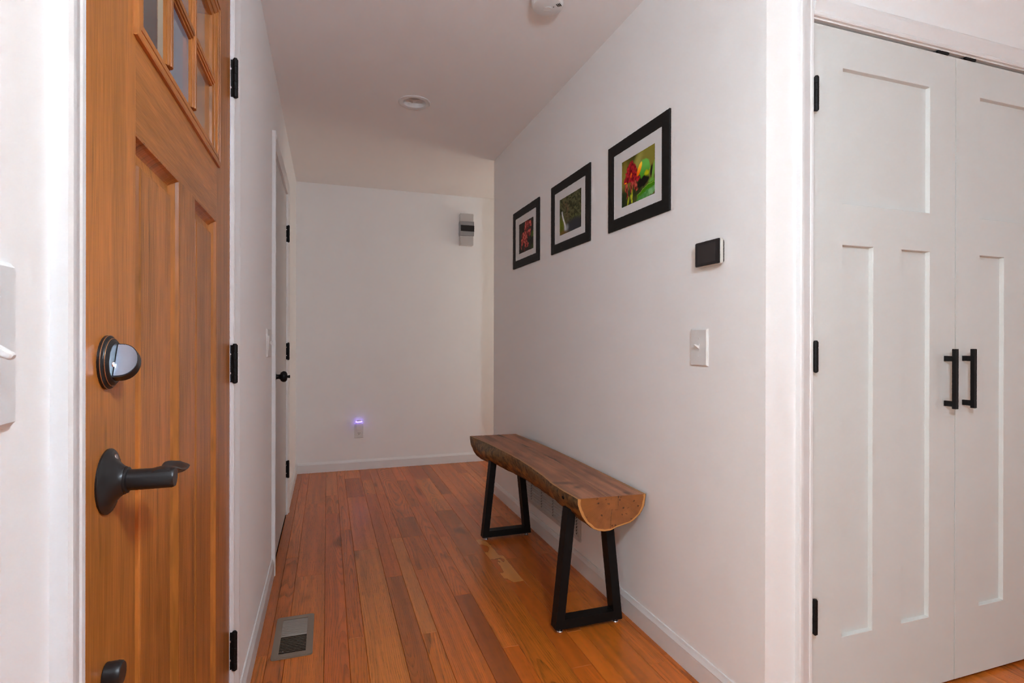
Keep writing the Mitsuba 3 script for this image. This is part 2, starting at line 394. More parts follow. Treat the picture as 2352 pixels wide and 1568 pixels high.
def print_fall(p, n, uv):
    u, v = uv.x, uv.y
    t = fbm(u * 20, v * 22, 2, 3)
    c = mix(lin(46, 48, 34), lin(84, 84, 60), smoothstep(0.25, 0.75, t))
    c = mix(c, lin(110, 82, 66), 0.55 * ell(u, v, 0.33, 0.32, 0.10, 0.40, -8, 0.7) * smoothstep(0.4, 0.6, fbm(u * 50, v * 9, 7, 2)))
    c = mix(c, lin(92, 98, 44), 0.7 * ell(u, v, 0.78, 0.70, 0.26, 0.09, 10, 0.6) * t * 1.6)
    c = mix(c, lin(52, 52, 54), ell(u + 0.1 * (t - 0.5), v, 0.72, 0.86, 0.42, 0.20, 0, 0.4))
    c = mix(c, lin(92, 100, 34), 0.8 * ell(u, v, 0.10, 0.76, 0.18, 0.22, 0, 0.6) * (0.5 + t))
    c = mix(c, lin(104, 76, 44), 0.8 * ell(u, v, 0.18, 0.99, 0.22, 0.10, 0, 0.5))
    s = 0.115 + 0.17 * smoothstep(0.34, 0.92, v)
    fall = dr.exp(-dr.square((u - s) / (0.018 + 0.03 * v * v))) * smoothstep(0.33, 0.38, v) * (1 - smoothstep(0.86, 0.94, v))
    c = mix(c, lin(226, 230, 236), fall * (0.45 + 0.6 * noise(u * 80, v * 12)))
    return mix(c, lin(150, 156, 158), 0.7 * ell(u, v, 0.33, 0.85, 0.09, 0.08, 0, 0.8)) * 1.35


def print_pink(p, n, uv):
    u, v = uv.x, uv.y
    w1, w2 = fbm(u * 14, v * 14, 1, 2) - 0.5, fbm(u * 14, v * 14, 9, 2) - 0.5
    ua, va = u + 0.10 * w1, v + 0.10 * w2
    c = mix(lin(44, 44, 40), lin(66, 62, 58), fbm(u * 7, v * 7, 2, 2))
    c = mix(c, lin(70, 84, 46), ell(u, v, 0.93, 0.52, 0.12, 0.09, -30, 0.3))
    c = mix(c, lin(62, 72, 44), 0.8 * ell(u, v, 0.95, 0.93, 0.12, 0.10, 0, 0.5))
    pk = mix(lin(98, 40, 40), lin(198, 106, 98), smoothstep(0.32, 0.72, fbm(u * 40, v * 16, 5, 2)))
    for cx, cy, rx, ry, dg in ((0.56, 0.14, 0.17, 0.14, 0), (0.78, 0.17, 0.09, 0.09, 0), (0.44, 0.25, 0.05, 0.08, 10), (0.46, 0.40, 0.16, 0.10, 0), (0.72, 0.42, 0.085, 0.13, 8), (0.30, 0.46, 0.10, 0.12, 0),
                               (0.26, 0.62, 0.10, 0.14, 15), (0.46, 0.62, 0.13, 0.15, 0), (0.52, 0.78, 0.14, 0.12, 20), (0.17, 0.76, 0.04, 0.14, 0), (0.37, 0.93, 0.035, 0.09, 4)):
        c = mix(c, pk, 0.92 * ell(ua, va, cx, cy, rx, ry, dg, 0.2))
    return c * 1.35


for k, fn in (('print_ginger', print_ginger), ('print_fall', print_fall), ('print_pink', print_pink)):
    bsdf(k, {'type': 'diffuse', 'reflectance': proc(fn)})

# ------------------------------------------------------------------ the shell
XL, XR, YB, YC, H = -0.248, 1.163, 4.879, 1.215, 2.44
XE, YR = 3.80, -4.60               # far side and rear of the foyer behind the camera
YE = 3.845                         # where the right wall of the hall ends and the passage turns off
XP = 3.00                          # end of the passage
FW = (-0.70, 0.42, 0.20, 2.15)     # front window: y, y, z, z
D1 = (0.672, 1.648, 2.058)         # entry door opening: y, y, head
D2 = (2.838, 3.767, 2.058)         # hall door opening
D3 = (1.317, 2.565, 2.056)         # closet opening: x, x, head

k = struct('wall_left', 'white painted wall holding the wooden entry door and the hall door')
xo = XL - 0.15
obj('plaster', cat(box(xo, XL, YR, FW[0], 0, H), box(xo, XL, FW[0], FW[1], 0, FW[2]), box(xo, XL, FW[0], FW[1], FW[3], H), box(xo, XL, FW[1], D1[0], 0, H), box(xo, XL, D1[0], D1[1], D1[2], H), box(xo, XL, D1[1], D2[0], 0, H), box(xo, XL, D2[0], D2[1], D2[2], H), box(xo, XL, D2[1], YB + 0.15, 0, H),
                  box(xo, xo + 0.03, D2[0], D2[1], 0, D2[2])), 'wall_paint', parent=k)
k = struct('wall_right', 'white hall wall with the three black frames and the thermostat')
obj('plaster', cat(box(XR, XR + 0.12, YC, YE, 0, H)), 'wall_paint', parent=k)
k = struct('wall_back', 'plain white end wall of the hall')
obj('plaster', box(XL, XP + 0.15, YB, YB + 0.15, 0, H), 'wall_paint', parent=k)
k = struct('wall_closet', 'white wall around the double closet doors')
obj('plaster', cat(box(XR + 0.12, D3[0], YC, YC + 0.12, 0, H), box(D3[0], D3[1], YC, YC + 0.12, D3[2], H), box(D3[1], XE, YC, YC + 0.12, 0, H)), 'wall_paint', parent=k)
k = struct('wall_closet_inside')
obj('plaster', cat(box(XR + 0.12, 2.9, 1.90, 2.0, 0, H), box(2.8, 2.9, YC + 0.12, 1.9, 0, H)), 'wall_paint', parent=k)
k = struct('wall_passage')
obj('plaster', box(XR + 0.12, XP + 0.15, YE - 0.12, YE, 0, H), 'wall_paint', parent=k)
PW = (4.05, 4.75, 0.75, 2.05)
k = struct('wall_passage_end')
obj('plaster', cat(box(XP, XP + 0.15, YE, PW[0], 0, H), box(XP, XP + 0.15, PW[1], YB, 0, H), box(XP, XP + 0.15, PW[0], PW[1], 0, PW[2]), box(XP, XP + 0.15, PW[0], PW[1], PW[3], H)), 'wall_paint', parent=k)
SW = (-2.6, -0.5, 0.55, 2.10)      # side window: y, y, z, z
k = struct('wall_foyer_side')
obj('plaster', cat(box(XE, XE + 0.15, YR, SW[0], 0, H), box(XE, XE + 0.15, SW[1], YC + 0.12, 0, H), box(XE, XE + 0.15, SW[0], SW[1], 0, SW[2]), box(XE, XE + 0.15, SW[0], SW[1], SW[3], H)), 'wall_paint', parent=k)
RW = (0.00, 2.60, 0.15, 2.15)      # rear window: x, x, z, z
k = struct('wall_foyer_rear')
obj('plaster', cat(box(xo, RW[0], YR - 0.15, YR, 0, H), box(RW[1], XE + 0.15, YR - 0.15, YR, 0, H), box(RW[0], RW[1], YR - 0.15, YR, 0, RW[2]), box(RW[0], RW[1], YR - 0.15, YR, RW[3], H)), 'wall_paint', parent=k)
k = struct('ceiling', 'flat white painted ceiling')
DLX, DLY = 0.457, 3.045            # the recessed light
cx0, cx1, cy0, cy1, q = xo, XE + 0.15, YR - 0.15, YB + 0.15, 0.062
obj('plaster', cat(box(cx0, DLX - q, cy0, cy1, H, H + 0.12), box(DLX + q, cx1, cy0, cy1, H, H + 0.12), box(DLX - q, DLX + q, cy0, DLY - q, H, H + 0.12), box(DLX - q, DLX + q, DLY + q, cy1, H, H + 0.12),
                   box(DLX - q, DLX + q, DLY - q, DLY + q, H + 0.10, H + 0.12)), 'ceiling_paint', parent=k)


def window(key, o, u, w, wid, z0, z1, radiance):
    """A window whose white roller shade is lit by the daylight behind it; u along the wall, w into the room."""
    k = struct(key)
    P = lambda a0, a1, h0, h1, d0, d1: prism([(a0, h0), (a1, h0), (a1, h1), (a0, h1)], d1 - d0, np.array(o) + np.asarray(w) * d0, u, Z, w)
    t = 0.05
    obj('window_frame', cat(P(0, t, z0, z1, -0.10, 0.015), P(wid - t, wid, z0, z1, -0.10, 0.015), P(t, wid - t, z0, z0 + t, -0.10, 0.015), P(t, wid - t, z1 - t, z1, -0.10, 0.015),
                            P(wid / 2 - 0.02, wid / 2 + 0.02, z0 + t, z1 - t, -0.10, -0.03)), 'trim_paint', parent=k)
    s = P(t, wid - t, z0 + t, z1 - t, -0.102, -0.10)
    sk = obj('roller_shade', s, 'shade_cloth', parent=k)
    scene[sk]['emitter'] = {'type': 'area', 'radiance': rgb(radiance)}


window('window_1', (XE, SW[0], 0), Y, -X, SW[1] - SW[0], SW[2], SW[3], W_SIDE)
window('window_2', (RW[0], YR, 0), X, Y, RW[1] - RW[0], RW[2], RW[3], W_REAR)
window('window_4', (XL, FW[1], 0), -Y, X, FW[1] - FW[0], FW[2], FW[3], W_FRONT)
window('window_3', (XP, PW[0], 0), Y, -X, PW[1] - PW[0], PW[2], PW[3], W_PASS)

# ------------------------------------------------------------------ floor
k = struct('floor', 'glossy reddish oak strip floor')
obj('subfloor', cat(box(xo, XE + 0.15, YR - 0.15, YB + 0.15, -0.10, -0.012)), 'gap_dark', parent=k)
obj('foyer_boards', cat(box(XL, XE, YR, 0.30, -0.012, 0.0), box(2.72, XE, 0.30, YC + 0.7, -0.012, 0.0), box(2.05, XP, YE, YB, -0.012, 0.0)), 'oak_board_far', parent=k)


def plank(x0, x1, y0, y1, seed, tone, c=0.0011, g=0.0004):
    x0, x1, y0, y1 = x0 + g, x1 - g, y0 + g, y1 - g
    zt = -0.0002 + 0.0002 * math.sin(seed * 12.9)
    v, f = [], []
    for a, z in ((0, -0.012), (0, zt - c), (c, zt)):
        v += [(x0 + a, y0 + a, z), (x1 - a, y0 + a, z), (x1 - a, y1 - a, z), (x0 + a, y1 - a, z)]
    for i in (0, 1):
        for j in range(4):
            a, b_, cc, d = 4 * i + j, 4 * i + (j + 1) % 4, 4 * i + 4 + (j + 1) % 4, 4 * i + 4 + j
            f += [[a, b_, cc], [a, cc, d]]
    f += [[8, 9, 10], [8, 10, 11]]
    m = trimesh.Trimesh(v, f, process=False)
    obj('plank', m, 'oak_board', parent='floor', uv=dup_uv(m, ((x0 + x1) / 2, seed + tone)))


SEAMS = [-0.248, -0.198, -0.139, -0.009, 0.075, 0.135, 0.261, 0.340, 0.402, 0.525, 0.604, 0.666, 0.788, 0.867, 0.929, 1.052, 1.131, 1.192]
while SEAMS[-1] < 2.72 - 0.05:
    SEAMS.append(SEAMS[-1] + (0.123, 0.079, 0.062)[(len(SEAMS)) % 3])
SEAMS[-1] = 2.72
JOINTS = {0: [2.096], 1: [4.114, 3.0, 1.7], 2: [3.948, 2.747, 1.35], 3: [4.124, 3.687, 1.55], 4: [4.7, 2.118, 3.35], 5: [4.583, 4.023, 2.995, 1.6], 6: [4.491, 4.065, 3.697, 2.612, 1.35],
          7: [4.033, 2.066, 3.12], 8: [3.463, 3.113, 2.651, 1.5], 9: [4.392, 3.67, 2.33, 1.2], 10: [4.55, 3.05, 1.878], 11: [4.391, 3.525, 2.75, 1.55], 12: [2.95, 2.376, 1.686, 3.9], 13: [2.642, 3.6, 1.9], 14: [3.3, 2.2]}
TONES = {(0, 1): 0.30, (0, 0): 0.38, (1, 0): 0.48, (2, 1): 0.46, (2, 2): 0.45, (2, 0): 0.55, (3, 0): 0.40, (3, 1): 0.36, (4, 0): 0.46, (4, 1): 0.40, (5, 1): 0.62, (5, 2): 0.54, (5, 0): 0.66, (6, 1): 0.20, (6, 2): 0.38,
         (6, 0): 0.24, (7, 1): 0.70, (7, 0): 0.50, (8, 0): 0.44, (8, 1): 0.46, (8, 2): 0.40, (8, 3): 0.26, (9, 0): 0.28, (9, 1): 0.16, (9, 2): 0.46, (10, 0): 0.46, (10, 1): 0.60, (11, 0): 0.34, (11, 1): 0.42, (12, 2): 0.84,
         (12, 1): 0.40, (12, 0): 0.42, (13, 1): 0.30, (13, 0): 0.52, (14, 0): 0.46, (14, 1): 0.34}
seed = 0
for i in range(len(SEAMS) - 1):
    x0, x1 = SEAMS[i], SEAMS[i + 1]
    spans = [(0.30, YB)] if (x0 + x1) / 2 < XR else [(0.30, YC + 0.05)] + ([(YE, YB)] if x0 < 2.05 else [])
    if (x0 + x1) / 2 >= XR and x1 > 2.05 and x0 < 2.05:
        pass
    for s0, s1 in spans:
        if i in JOINTS and s0 < 1:
            cuts = sorted(JOINTS[i])
        else:
            cuts, yy = [], s0 + rng.uniform(0.2, 0.9)
            while yy < s1 - 0.15:
                cuts.append(yy)
                yy += rng.uniform(0.35, 1.15)
        cuts = [s0] + [c for c in cuts if s0 + 0.1 < c < s1 - 0.08] + [s1]
        for j in range(len(cuts) - 1):
            seed += 1
            tone = TONES.get((i, j)) if s0 < 1 else None
            r = rng.uniform(0.26, 0.62)
            x1e = min(x1, 2.05) if s0 > 1 else x1
            plank(x0, x1e, cuts[j], cuts[j + 1], seed, tone if tone is not None else r)

# ------------------------------------------------------------------ mouldings
CASING = [(0, 0), (0, 0.0075), (0.003, 0.0095), (0.011, 0.0095), (0.0135, 0.008), (0.020, 0.0095), (0.030, 0.0125), (0.040, 0.0155), (0.046, 0.0172), (0.053, 0.0172), (0.057, 0.0145), (0.057, 0)]
BASE = [(0, 0), (0.0125, 0), (0.0125, 0.060), (0.0115, 0.063), (0.0125, 0.066), (0.0095, 0.073), (0.0070, 0.078), (0.0062, 0.083), (0.0045, 0.086), (0, 0.086)]


def casing_set(key, label, origin, along, out, a0, a1, head, wall_off, jamb_depth, left=True):
    """Casing and jamb round an opening a0..a1 (finished jamb faces), head height; along: direction in plan, out: into the room."""
    k = struct(key, label)
    o = np.asarray(origin, float)
    along, out = np.asarray(along, float), np.asarray(out, float)
    rv = 0.005
    P = lambda pts: [(q_[0], q_[1]) for q_ in pts]
    hh = head + rv
    obj('casing', prism(P(CASING), hh + 0.057, o + along * (a0 - rv), -along, out, Z), 'trim_paint', 30, parent=k)
    obj('casing', prism(P(CASING), hh + 0.057, o + along * (a1 + rv), along, out, Z), 'trim_paint', 30, parent=k)
    obj('head_casing', prism(P(CASING), a1 - a0 + 2 * rv, o + along * (a0 - rv) + Z * hh, Z, out, along), 'trim_paint', 30, parent=k)
    t = 0.016
    pr = lambda b0, b1, z0, z1, d0, d1: prism([(b0, z0), (b1, z0), (b1, z1), (b0, z1)], d1 - d0, o - out * d1, along, Z, out)
    obj('jamb', pr(a0 - t, a0, 0, head + t, 0, jamb_depth), 'trim_paint', parent=k)
    obj('jamb', pr(a1, a1 + t, 0, head + t, 0, jamb_depth), 'trim_paint', parent=k)
    obj('head_jamb', pr(a0, a1, head, head + t, 0, jamb_depth), 'trim_paint', parent=k)
    obj('door_stop', cat(pr(a0, a0 + 0.012, 0, head, 0.052, 0.09), pr(a1 - 0.012, a1, 0, head, 0.052, 0.09), pr(a0 + 0.012, a1 - 0.012, head - 0.012, head, 0.052, 0.09)), 'trim_paint', parent=k)
    return k


casing_set('trim_1', 'white moulded casing of the wooden entry door', (XL, 0, 0), Y, X, 0.688, 1.632, 2.042, 0, 0.15)
obj('threshold', cbox(XL - 0.15, XL - 0.002, 0.688, 1.632, -0.002, 0.012, 0.004), 'taupe_metal', parent='trim_1')
casing_set('trim_2', 'white moulded casing of the plain hall door', (XL, 0, 0), Y, X, 2.854, 3.751, 2.042, 0, 0.12)
casing_set('trim_3', 'white moulded casing of the double closet doors', (0, YC, 0), X, -Y, 1.333, 2.549, 2.050, 0, 0.12)


def baseboard(key, label, runs):
    k = struct(key, label)
    for o, along, out, ln in runs:
        obj('board', prism(BASE, ln, o, out, Z, along), 'trim_paint', 30, parent=k)


baseboard('baseboard_left', 'white baseboard along the wall of the two doors', [((XL, YR, 0), Y, X, 0.626 - YR), ((XL, 1.694, 0), Y, X, 2.792 - 1.694), ((XL, 3.813, 0), Y, X, YB - 3.813)])
baseboard('baseboard_back', 'white baseboard along the end wall', [((XL + 0.0125, YB, 0), X, -Y, XP - XL - 0.0125)])
baseboard('baseboard_right', 'white baseboard under the bench and the frames', [((XR, YC - 0.0125, 0), Y, -X, YE - YC + 0.025), ((XR - 0.0125, YE, 0), X, Y, XP - XR)])
baseboard('baseboard_closet', None, [((XR - 0.0125, YC, 0), X, -Y, 0.101 + 0.0125), ((2.612, YC, 0), X, -Y, XE - 2.612)])
baseboard('baseboard_foyer', None, [((XE, YR, 0), Y, -X, YC - YR - 0.013), ((XL, YR, 0), X, Y, XE - XL)])


# ------------------------------------------------------------------ hinges
def hinge(parent, o, along, out, z0, z1, knuckle_r=0.0065, leaf=0.02, mat='black_metal', off=0.006):
    """Butt hinge: knuckle at o + out * off, a leaf running back from it into the joint."""
    o, along, out = (np.asarray(q_, float) for q_ in (o, along, out))
    c = o + out * off
    k = name(parent + '__hinge')
    n, hh = 5, (z1 - z0)
    ms = []
    for i in range(n):
        a, b_ = z0 + hh * i / n + 0.0003, z0 + hh * (i + 1) / n - 0.0003
        r = knuckle_r
        ms.append(lathe([(0, a), (r - 0.0003, a), (r, a + 0.0003), (r, b_ - 0.0003), (r - 0.0003, b_), (0, b_)], (c[0], c[1], 0), Z, 20))
    ms.append(lathe([(0, z0 - 0.003), (0.0035, z0 - 0.0025), (knuckle_r - 0.0012, z0), (knuckle_r - 0.0015, z1), (0.0045, z1 + 0.003), (0, z1 + 0.0035)], (c[0], c[1], 0), Z, 16))
    scene[k + '__knuckle'] = mikit.ply(cat(ms), mat, 40)
    t = 0.0022
    lf = prism([(-leaf, z0 + 0.001), (off, z0 + 0.001), (off, z1 - 0.001), (-leaf, z1 - 0.001)], t, o + along * 0.001, out, Z, along)
    scene[k + '__leaf'] = mikit.ply(lf, mat)
    sc = []
    for i in range(2):
        zz = z0 + hh * (0.25 + 0.5 * i)
        sc.append(lathe([(0, 0), (0.004, 0), (0.003, 0.0012), (0, 0.0014)], tuple(o + along * 0.001 + out * (off - 0.012) + Z * zz), -along, 12))
    scene[k + '__screw'] = mikit.ply(cat(sc[:1]), 'steel')
    scene[k + '__screw_001'] = mikit.ply(cat(sc[1:]), 'steel')
    return k


# ------------------------------------------------------------------ entry door (door_1): face at x = XL, grain by piece
k1 = struct('door_1', 'varnished brown wooden entry door with six small panes')
DY0, DY1, DZ0, DZ1, TH = 0.691, 1.629, 0.014, 2.038, 0.045
XF = XL - 0.001
piece = 0


def wood(key, mesh, horiz=0, parent=None, smooth=False, label=None):
    global piece
    piece += 1
    return obj(key, mesh, 'door_wood', parent=parent or k1, smooth=False, uv=dup_uv(mesh, (piece, horiz)), label=label)


PA, PB = (0.871, 1.106), (1.224, 1.446)     # the two lower panels
PZ0, PZ1 = 0.285, 1.396
LZ0, LZ1 = 1.545, 1.895                      # the glazed opening
wood('stile', box(XF - TH, XF, DY0, PA[0], DZ0, DZ1))
wood('stile', box(XF - TH, XF, PB[1], DY1, DZ0, DZ1))
wood('mullion', box(XF - TH, XF, PA[1], PB[0], PZ0, PZ1))
wood('rail', box(XF - TH, XF, PA[0], PB[1], DZ0, PZ0), 1)
wood('rail', box(XF - TH, XF, PA[0], PB[1], PZ1, LZ0), 1)
wood('rail', box(XF - TH, XF, PA[0], PB[1], LZ1, DZ1), 1)
RAISED = [(0, 0), (0.0025, -0.0008), (0.005, -0.006), (0.011, -0.013), (0.014, -0.0155), (0.034, -0.0115), (0.0355, -0.006), (0.040, -0.0045)]
for a, b_ in (PA, PB):
    wood('panel', cat(nested(a, b_, PZ0, PZ1, RAISED, (XF, 0, 0), Y, Z, X), box(XF - TH, XF - 0.030, a, b_, PZ0, PZ1)))
# glazing bead round the panes, proud of the face
ly0, ly1, lz0, lz1 = 0.862, 1.466, 1.527, 1.912
bead = [(0, 0), (0.0005, 0.0045), (0.003, 0.0060), (0.010, 0.0065), (0.0105, 0.0045), (0.014, 0.0040), (0.0145, 0.0052), (0.024, 0.0050), (0.0245, 0.0030), (0.034, -0.0010), (0.0345, -0.0030), (0.043, -0.0060), (0.045, -0.012)]
op = 0.045


def bead_bar(i):
    """One mitred side of the bead: 0 bottom, 1 right, 2 top, 3 left."""
    vs, fs = [], []
    for ins, h in bead:
        q_ = [(ly0 + ins, lz0 + ins), (ly1 - ins, lz0 + ins), (ly1 - ins, lz1 - ins), (ly0 + ins, lz1 - ins)]
        vs += [(q_[i][0], q_[i][1], h), (q_[(i + 1) % 4][0], q_[(i + 1) % 4][1], h)]
    n_ = len(bead)
    for j in range(n_ - 1):
        a, b2, c, d = 2 * j, 2 * j + 1, 2 * j + 3, 2 * j + 2
        fs += [[a, b2, c], [a, c, d]]
    return frame(trimesh.Trimesh(vs, fs, process=False), (XF, 0, 0), Y, Z, X)


for i in range(4):
    wood('glazing_bead', bead_bar(i), 1 if i in (0, 2) else 0)
GX = XF - 0.010
MUN = [(-0.0125, -0.010), (-0.0125, -0.0055), (-0.0095, -0.0045), (-0.0090, -0.0015), (-0.0055, -0.0005), (-0.0050, 0.0012), (0.0050, 0.0012), (0.0055, -0.0005), (0.0090, -0.0015), (0.0095, -0.0045), (0.0125, -0.0055), (0.0125, -0.010)]
my = (1.0540, 1.2280)
mz = 1.716
gy0, gy1, gz0, gz1 = ly0 + op, ly1 - op, lz0 + op, lz1 - op
for yc in my:
    wood('muntin', prism(MUN, gz1 - gz0, (XF, yc, gz0), Y, X, Z))
ys = [gy0, my[0] - 0.0125, my[0] + 0.0125, my[1] - 0.0125, my[1] + 0.0125, gy1]
for j in range(3):
    wood('muntin', prism(MUN, ys[2 * j + 1] - ys[2 * j], (XF, ys[2 * j], mz), Z, X, Y), 1)
for j in range(3):
    for z0, z1 in ((gz0, mz - 0.0125), (mz + 0.0125, gz1)):
        yA, yB = ys[2 * j] - 0.004, ys[2 * j + 1] + 0.004
        obj('pane', trimesh.Trimesh([(GX, yA, z0 - 0.004), (GX, yB, z0 - 0.004), (GX, yB, z1 + 0.004), (GX, yA, z1 + 0.004)], [[0, 1, 2], [0, 2, 3]], process=False), 'glass', parent=k1, label='clear glass pane')
# outer bead, so that the panes sit in a frame from outside too
wood('outer_bead', cat(box(XF - TH, GX - 0.002, PA[0], gy0, LZ0, LZ1), box(XF - TH, GX - 0.002, gy1, PB[1], LZ0, LZ1), box(XF - TH, GX - 0.002, gy0, gy1, LZ0, gz0), box(XF - TH, GX - 0.002, gy0, gy1, gz1, LZ1)))

# deadbolt
DBY, DBZ = 0.7700, 1.0865
dk = name(k1 + '__deadbolt')
labels[dk] = {'label': 'dark bronze deadbolt with a half-round turn piece'}
o = (XF, DBY, DBZ)
scene[dk + '__rosette'] = mikit.ply(lathe([(0.0, 0), (0.0320, 0), (0.0322, 0.0028), (0.0312, 0.0040), (0.0290, 0.0050), (0.0285, 0.0062), (0.0272, 0.0072), (0.0258, 0.0088), (0.0245, 0.0098), (0.0230, 0.0102), (0, 0.0102)], o, X, 64), 'dark_bronze', 35)
for r_, h_ in ((0.0320, 0.0032), (0.0284, 0.0066)):
    a = np.linspace(0, 2 * math.pi, 9)[:-1]
    kk = name(dk + '__copper_line')
    scene[kk] = mikit.ply(lathe([(r_ + 0.0005 * math.cos(t), h_ + 0.0005 * math.sin(t)) for t in np.append(a, a[0])], o, X, 64), 'copper_edge', True)
# the half-round turn piece, its flat side towards the camera
n0 = 24
tilt = math.radians(24)
ax_v = np.array([0, math.sin(tilt), math.cos(tilt)])          # long axis on the rosette, tilted a little
ax_n = np.cross(X, ax_v)                                        # thickness direction
half = [(0.0215 * math.cos(t), 0.002 + 0.0215 * max(math.sin(t), 0) ** 0.8) for t in np.linspace(0, math.pi, n0)] + [(-0.0215, 0.0), (0.0215, 0.0)]
tp = prism(half, 0.013, np.array([XF + 0.0099, DBY, DBZ]) - ax_n * 0.0065, ax_v, X, ax_n)
scene[dk + '__turn_piece'] = mikit.ply(tp, 'dark_bronze', 30)
halfin = [(0.93 * a, 0.002 + 0.93 * (b_ - 0.001)) for a, b_ in half]
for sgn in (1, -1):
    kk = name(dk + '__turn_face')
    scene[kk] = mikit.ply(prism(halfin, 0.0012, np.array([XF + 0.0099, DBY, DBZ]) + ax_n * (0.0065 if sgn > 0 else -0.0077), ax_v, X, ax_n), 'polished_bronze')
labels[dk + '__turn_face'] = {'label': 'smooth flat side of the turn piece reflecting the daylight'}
for dz in (-0.012, 0.012):
    kk = name(dk + '__screw')
    scene[kk] = mikit.ply(lathe([(0, 0), (0.0035, 0), (0.003, 0.001), (0, 0.0013)], (XF + 0.0101, DBY + 0.0125 * (1 if dz < 0 else -1), DBZ - 0.002), X, 16), 'steel')

# lever handle
LHY, LHZ = 0.7720, 0.9440
hk = name(k1 + '__lever_handle')
labels[hk] = {'label': 'dark bronze wave lever on a round rose'}
scene[hk + '__rose'] = mikit.ply(lathe([(0, 0), (0.0385, 0), (0.0388, 0.002), (0.0375, 0.0035), (0.032, 0.0055), (0.025, 0.009), (0.020, 0.0135), (0.0175, 0.0165), (0.0165, 0.019), (0, 0.019)], (XF, LHY, LHZ), X, 64), 'dark_bronze', 35)
scene[hk + '__collar'] = mikit.ply(lathe([(0, 0.018), (0.0155, 0.018), (0.0158, 0.0195), (0.0155, 0.0215), (0.0135, 0.0225), (0, 0.0225)], (XF, LHY, LHZ), X, 48), 'dark_bronze', 35)
# neck out of the rose, then the wave along +y
path = [(0.022, 0.0125), (0.030, 0.0125), (0.040, 0.0125), (0.055, 0.0125), (0.0680, 0.0125), (0.0710, 0.0112)]
scene[hk + '__neck'] = mikit.ply(sweep(path, lambda i: [(XF + path[i][0], LHY + path[i][1] * math.cos(t), LHZ + path[i][1] * math.sin(t)) for t in np.linspace(0, 2 * math.pi, 33)[:-1]]), 'dark_bronze', 40)
N = 34
rings = []
WAVE_S, WAVE_Z, WAVE_T = [0, 0.10, 0.22, 0.38, 0.55, 0.72, 0.88, 1.0], [0.0040, 0.0085, 0.0075, 0.0020, -0.0020, -0.0025, -0.0005, 0.0015], [0.0085, 0.0060, 0.0045, 0.0036, 0.0032, 0.0028, 0.0024, 0.0020]
for i in range(N):
    s_ = 1 - (1 - i / (N - 1)) ** 1.25
    yy = LHY - 0.009 + 0.092 * s_
    zz = LHZ + float(np.interp(s_, WAVE_S, WAVE_Z))
    tz = float(np.interp(s_, WAVE_S, WAVE_T))
    hw = 0.0125 + 0.0035 * min(s_ * 2, 1)
    if s_ > 0.78:
        hw *= math.sqrt(max(1 - ((s_ - 0.78) / 0.22) ** 2, 0.01))
    xc = XF + 0.0575
    cup = 0.0045 * s_ * (hw / 0.016) ** 2
    roll = math.radians(16) * max(0.0, (s_ - 0.35) / 0.65) ** 1.2
    rings.append([(xc + hw * math.cos(t) * math.cos(roll), yy, zz - hw * math.cos(t) * math.sin(roll) + tz * math.sin(t) + cup * (math.cos(t) ** 2)) for t in np.linspace(0, 2 * math.pi, 25)[:-1]])
scene[hk + '__lever'] = mikit.ply(sweep(rings, lambda i: rings[i]), 'dark_bronze', 50)
scene[hk + '__screw'] = mikit.ply(lathe([(0, 0), (0.0042, 0), (0.0035, 0.002), (0, 0.0022)], (XF + 0.006, LHY + 0.006, LHZ + 0.027), (1, 0, 0.25), 16), 'steel')
bk = obj('bolt_cover', lathe([(0, 0), (0.0135, 0), (0.0145, 0.001), (0.0148, 0.012), (0.0140, 0.0165), (0.0125, 0.0180), (0, 0.0182)], (XF, 0.766, 0.7150), X, 48), 'dark_bronze', 35, parent=k1, label='round dark bronze bolt cover low on the door')
for z0, z1 in ((1.770, 1.872), (0.999, 1.101), (0.222, 0.324)):
    hinge(k1, (XL, 1.6345, 0), Y, X, z0, z1, 0.0068, 0.022, off=0.0115)

# ------------------------------------------------------------------ hall door (door_2)
k2 = struct('door_2', 'plain white hall door with a black knob')
obj('slab', cbox(XL - 0.036, XL - 0.001, 2.857, 3.748, 0.012, 2.038, 0.0015), 'slab_paint', parent=k2)
kk = name(k2 + '__door_knob')
labels[kk] = {'label': 'round black knob with a turn button'}
o = (XL - 0.001, 2.918, 0.934)
scene[kk + '__rose'] = mikit.ply(lathe([(0, 0), (0.030, 0), (0.030, 0.003), (0.026, 0.007), (0.016, 0.010), (0, 0.011)], o, X, 40), 'black_metal', 35)
scene[kk + '__knob'] = mikit.ply(lathe([(0, 0.009), (0.0135, 0.009), (0.0115, 0.016), (0.0105, 0.022), (0.013, 0.028), (0.020, 0.0315), (0.0255, 0.038), (0.0275, 0.0455), (0.0255, 0.053), (0.020, 0.0585), (0.010, 0.0610), (0, 0.0612)], o, X, 48), 'black_metal', 40)
scene[kk + '__turn_button'] = mikit.ply(lathe([(0, 0.0605), (0.006, 0.0605), (0.0062, 0.066), (0.0075, 0.068), (0.0070, 0.073), (0.004, 0.0745), (0, 0.075)], o, X, 24), 'black_metal', 40)
for z0, z1 in ((1.742, 1.846), (0.991, 1.097), (0.238, 0.345)):
    hinge(k2, (XL, 3.7495, 0), Y, X, z0, z1, 0.0070, 0.024, off=0.0125)

# ------------------------------------------------------------------ closet doors (door_3, door_4)
YF = YC + 0.002


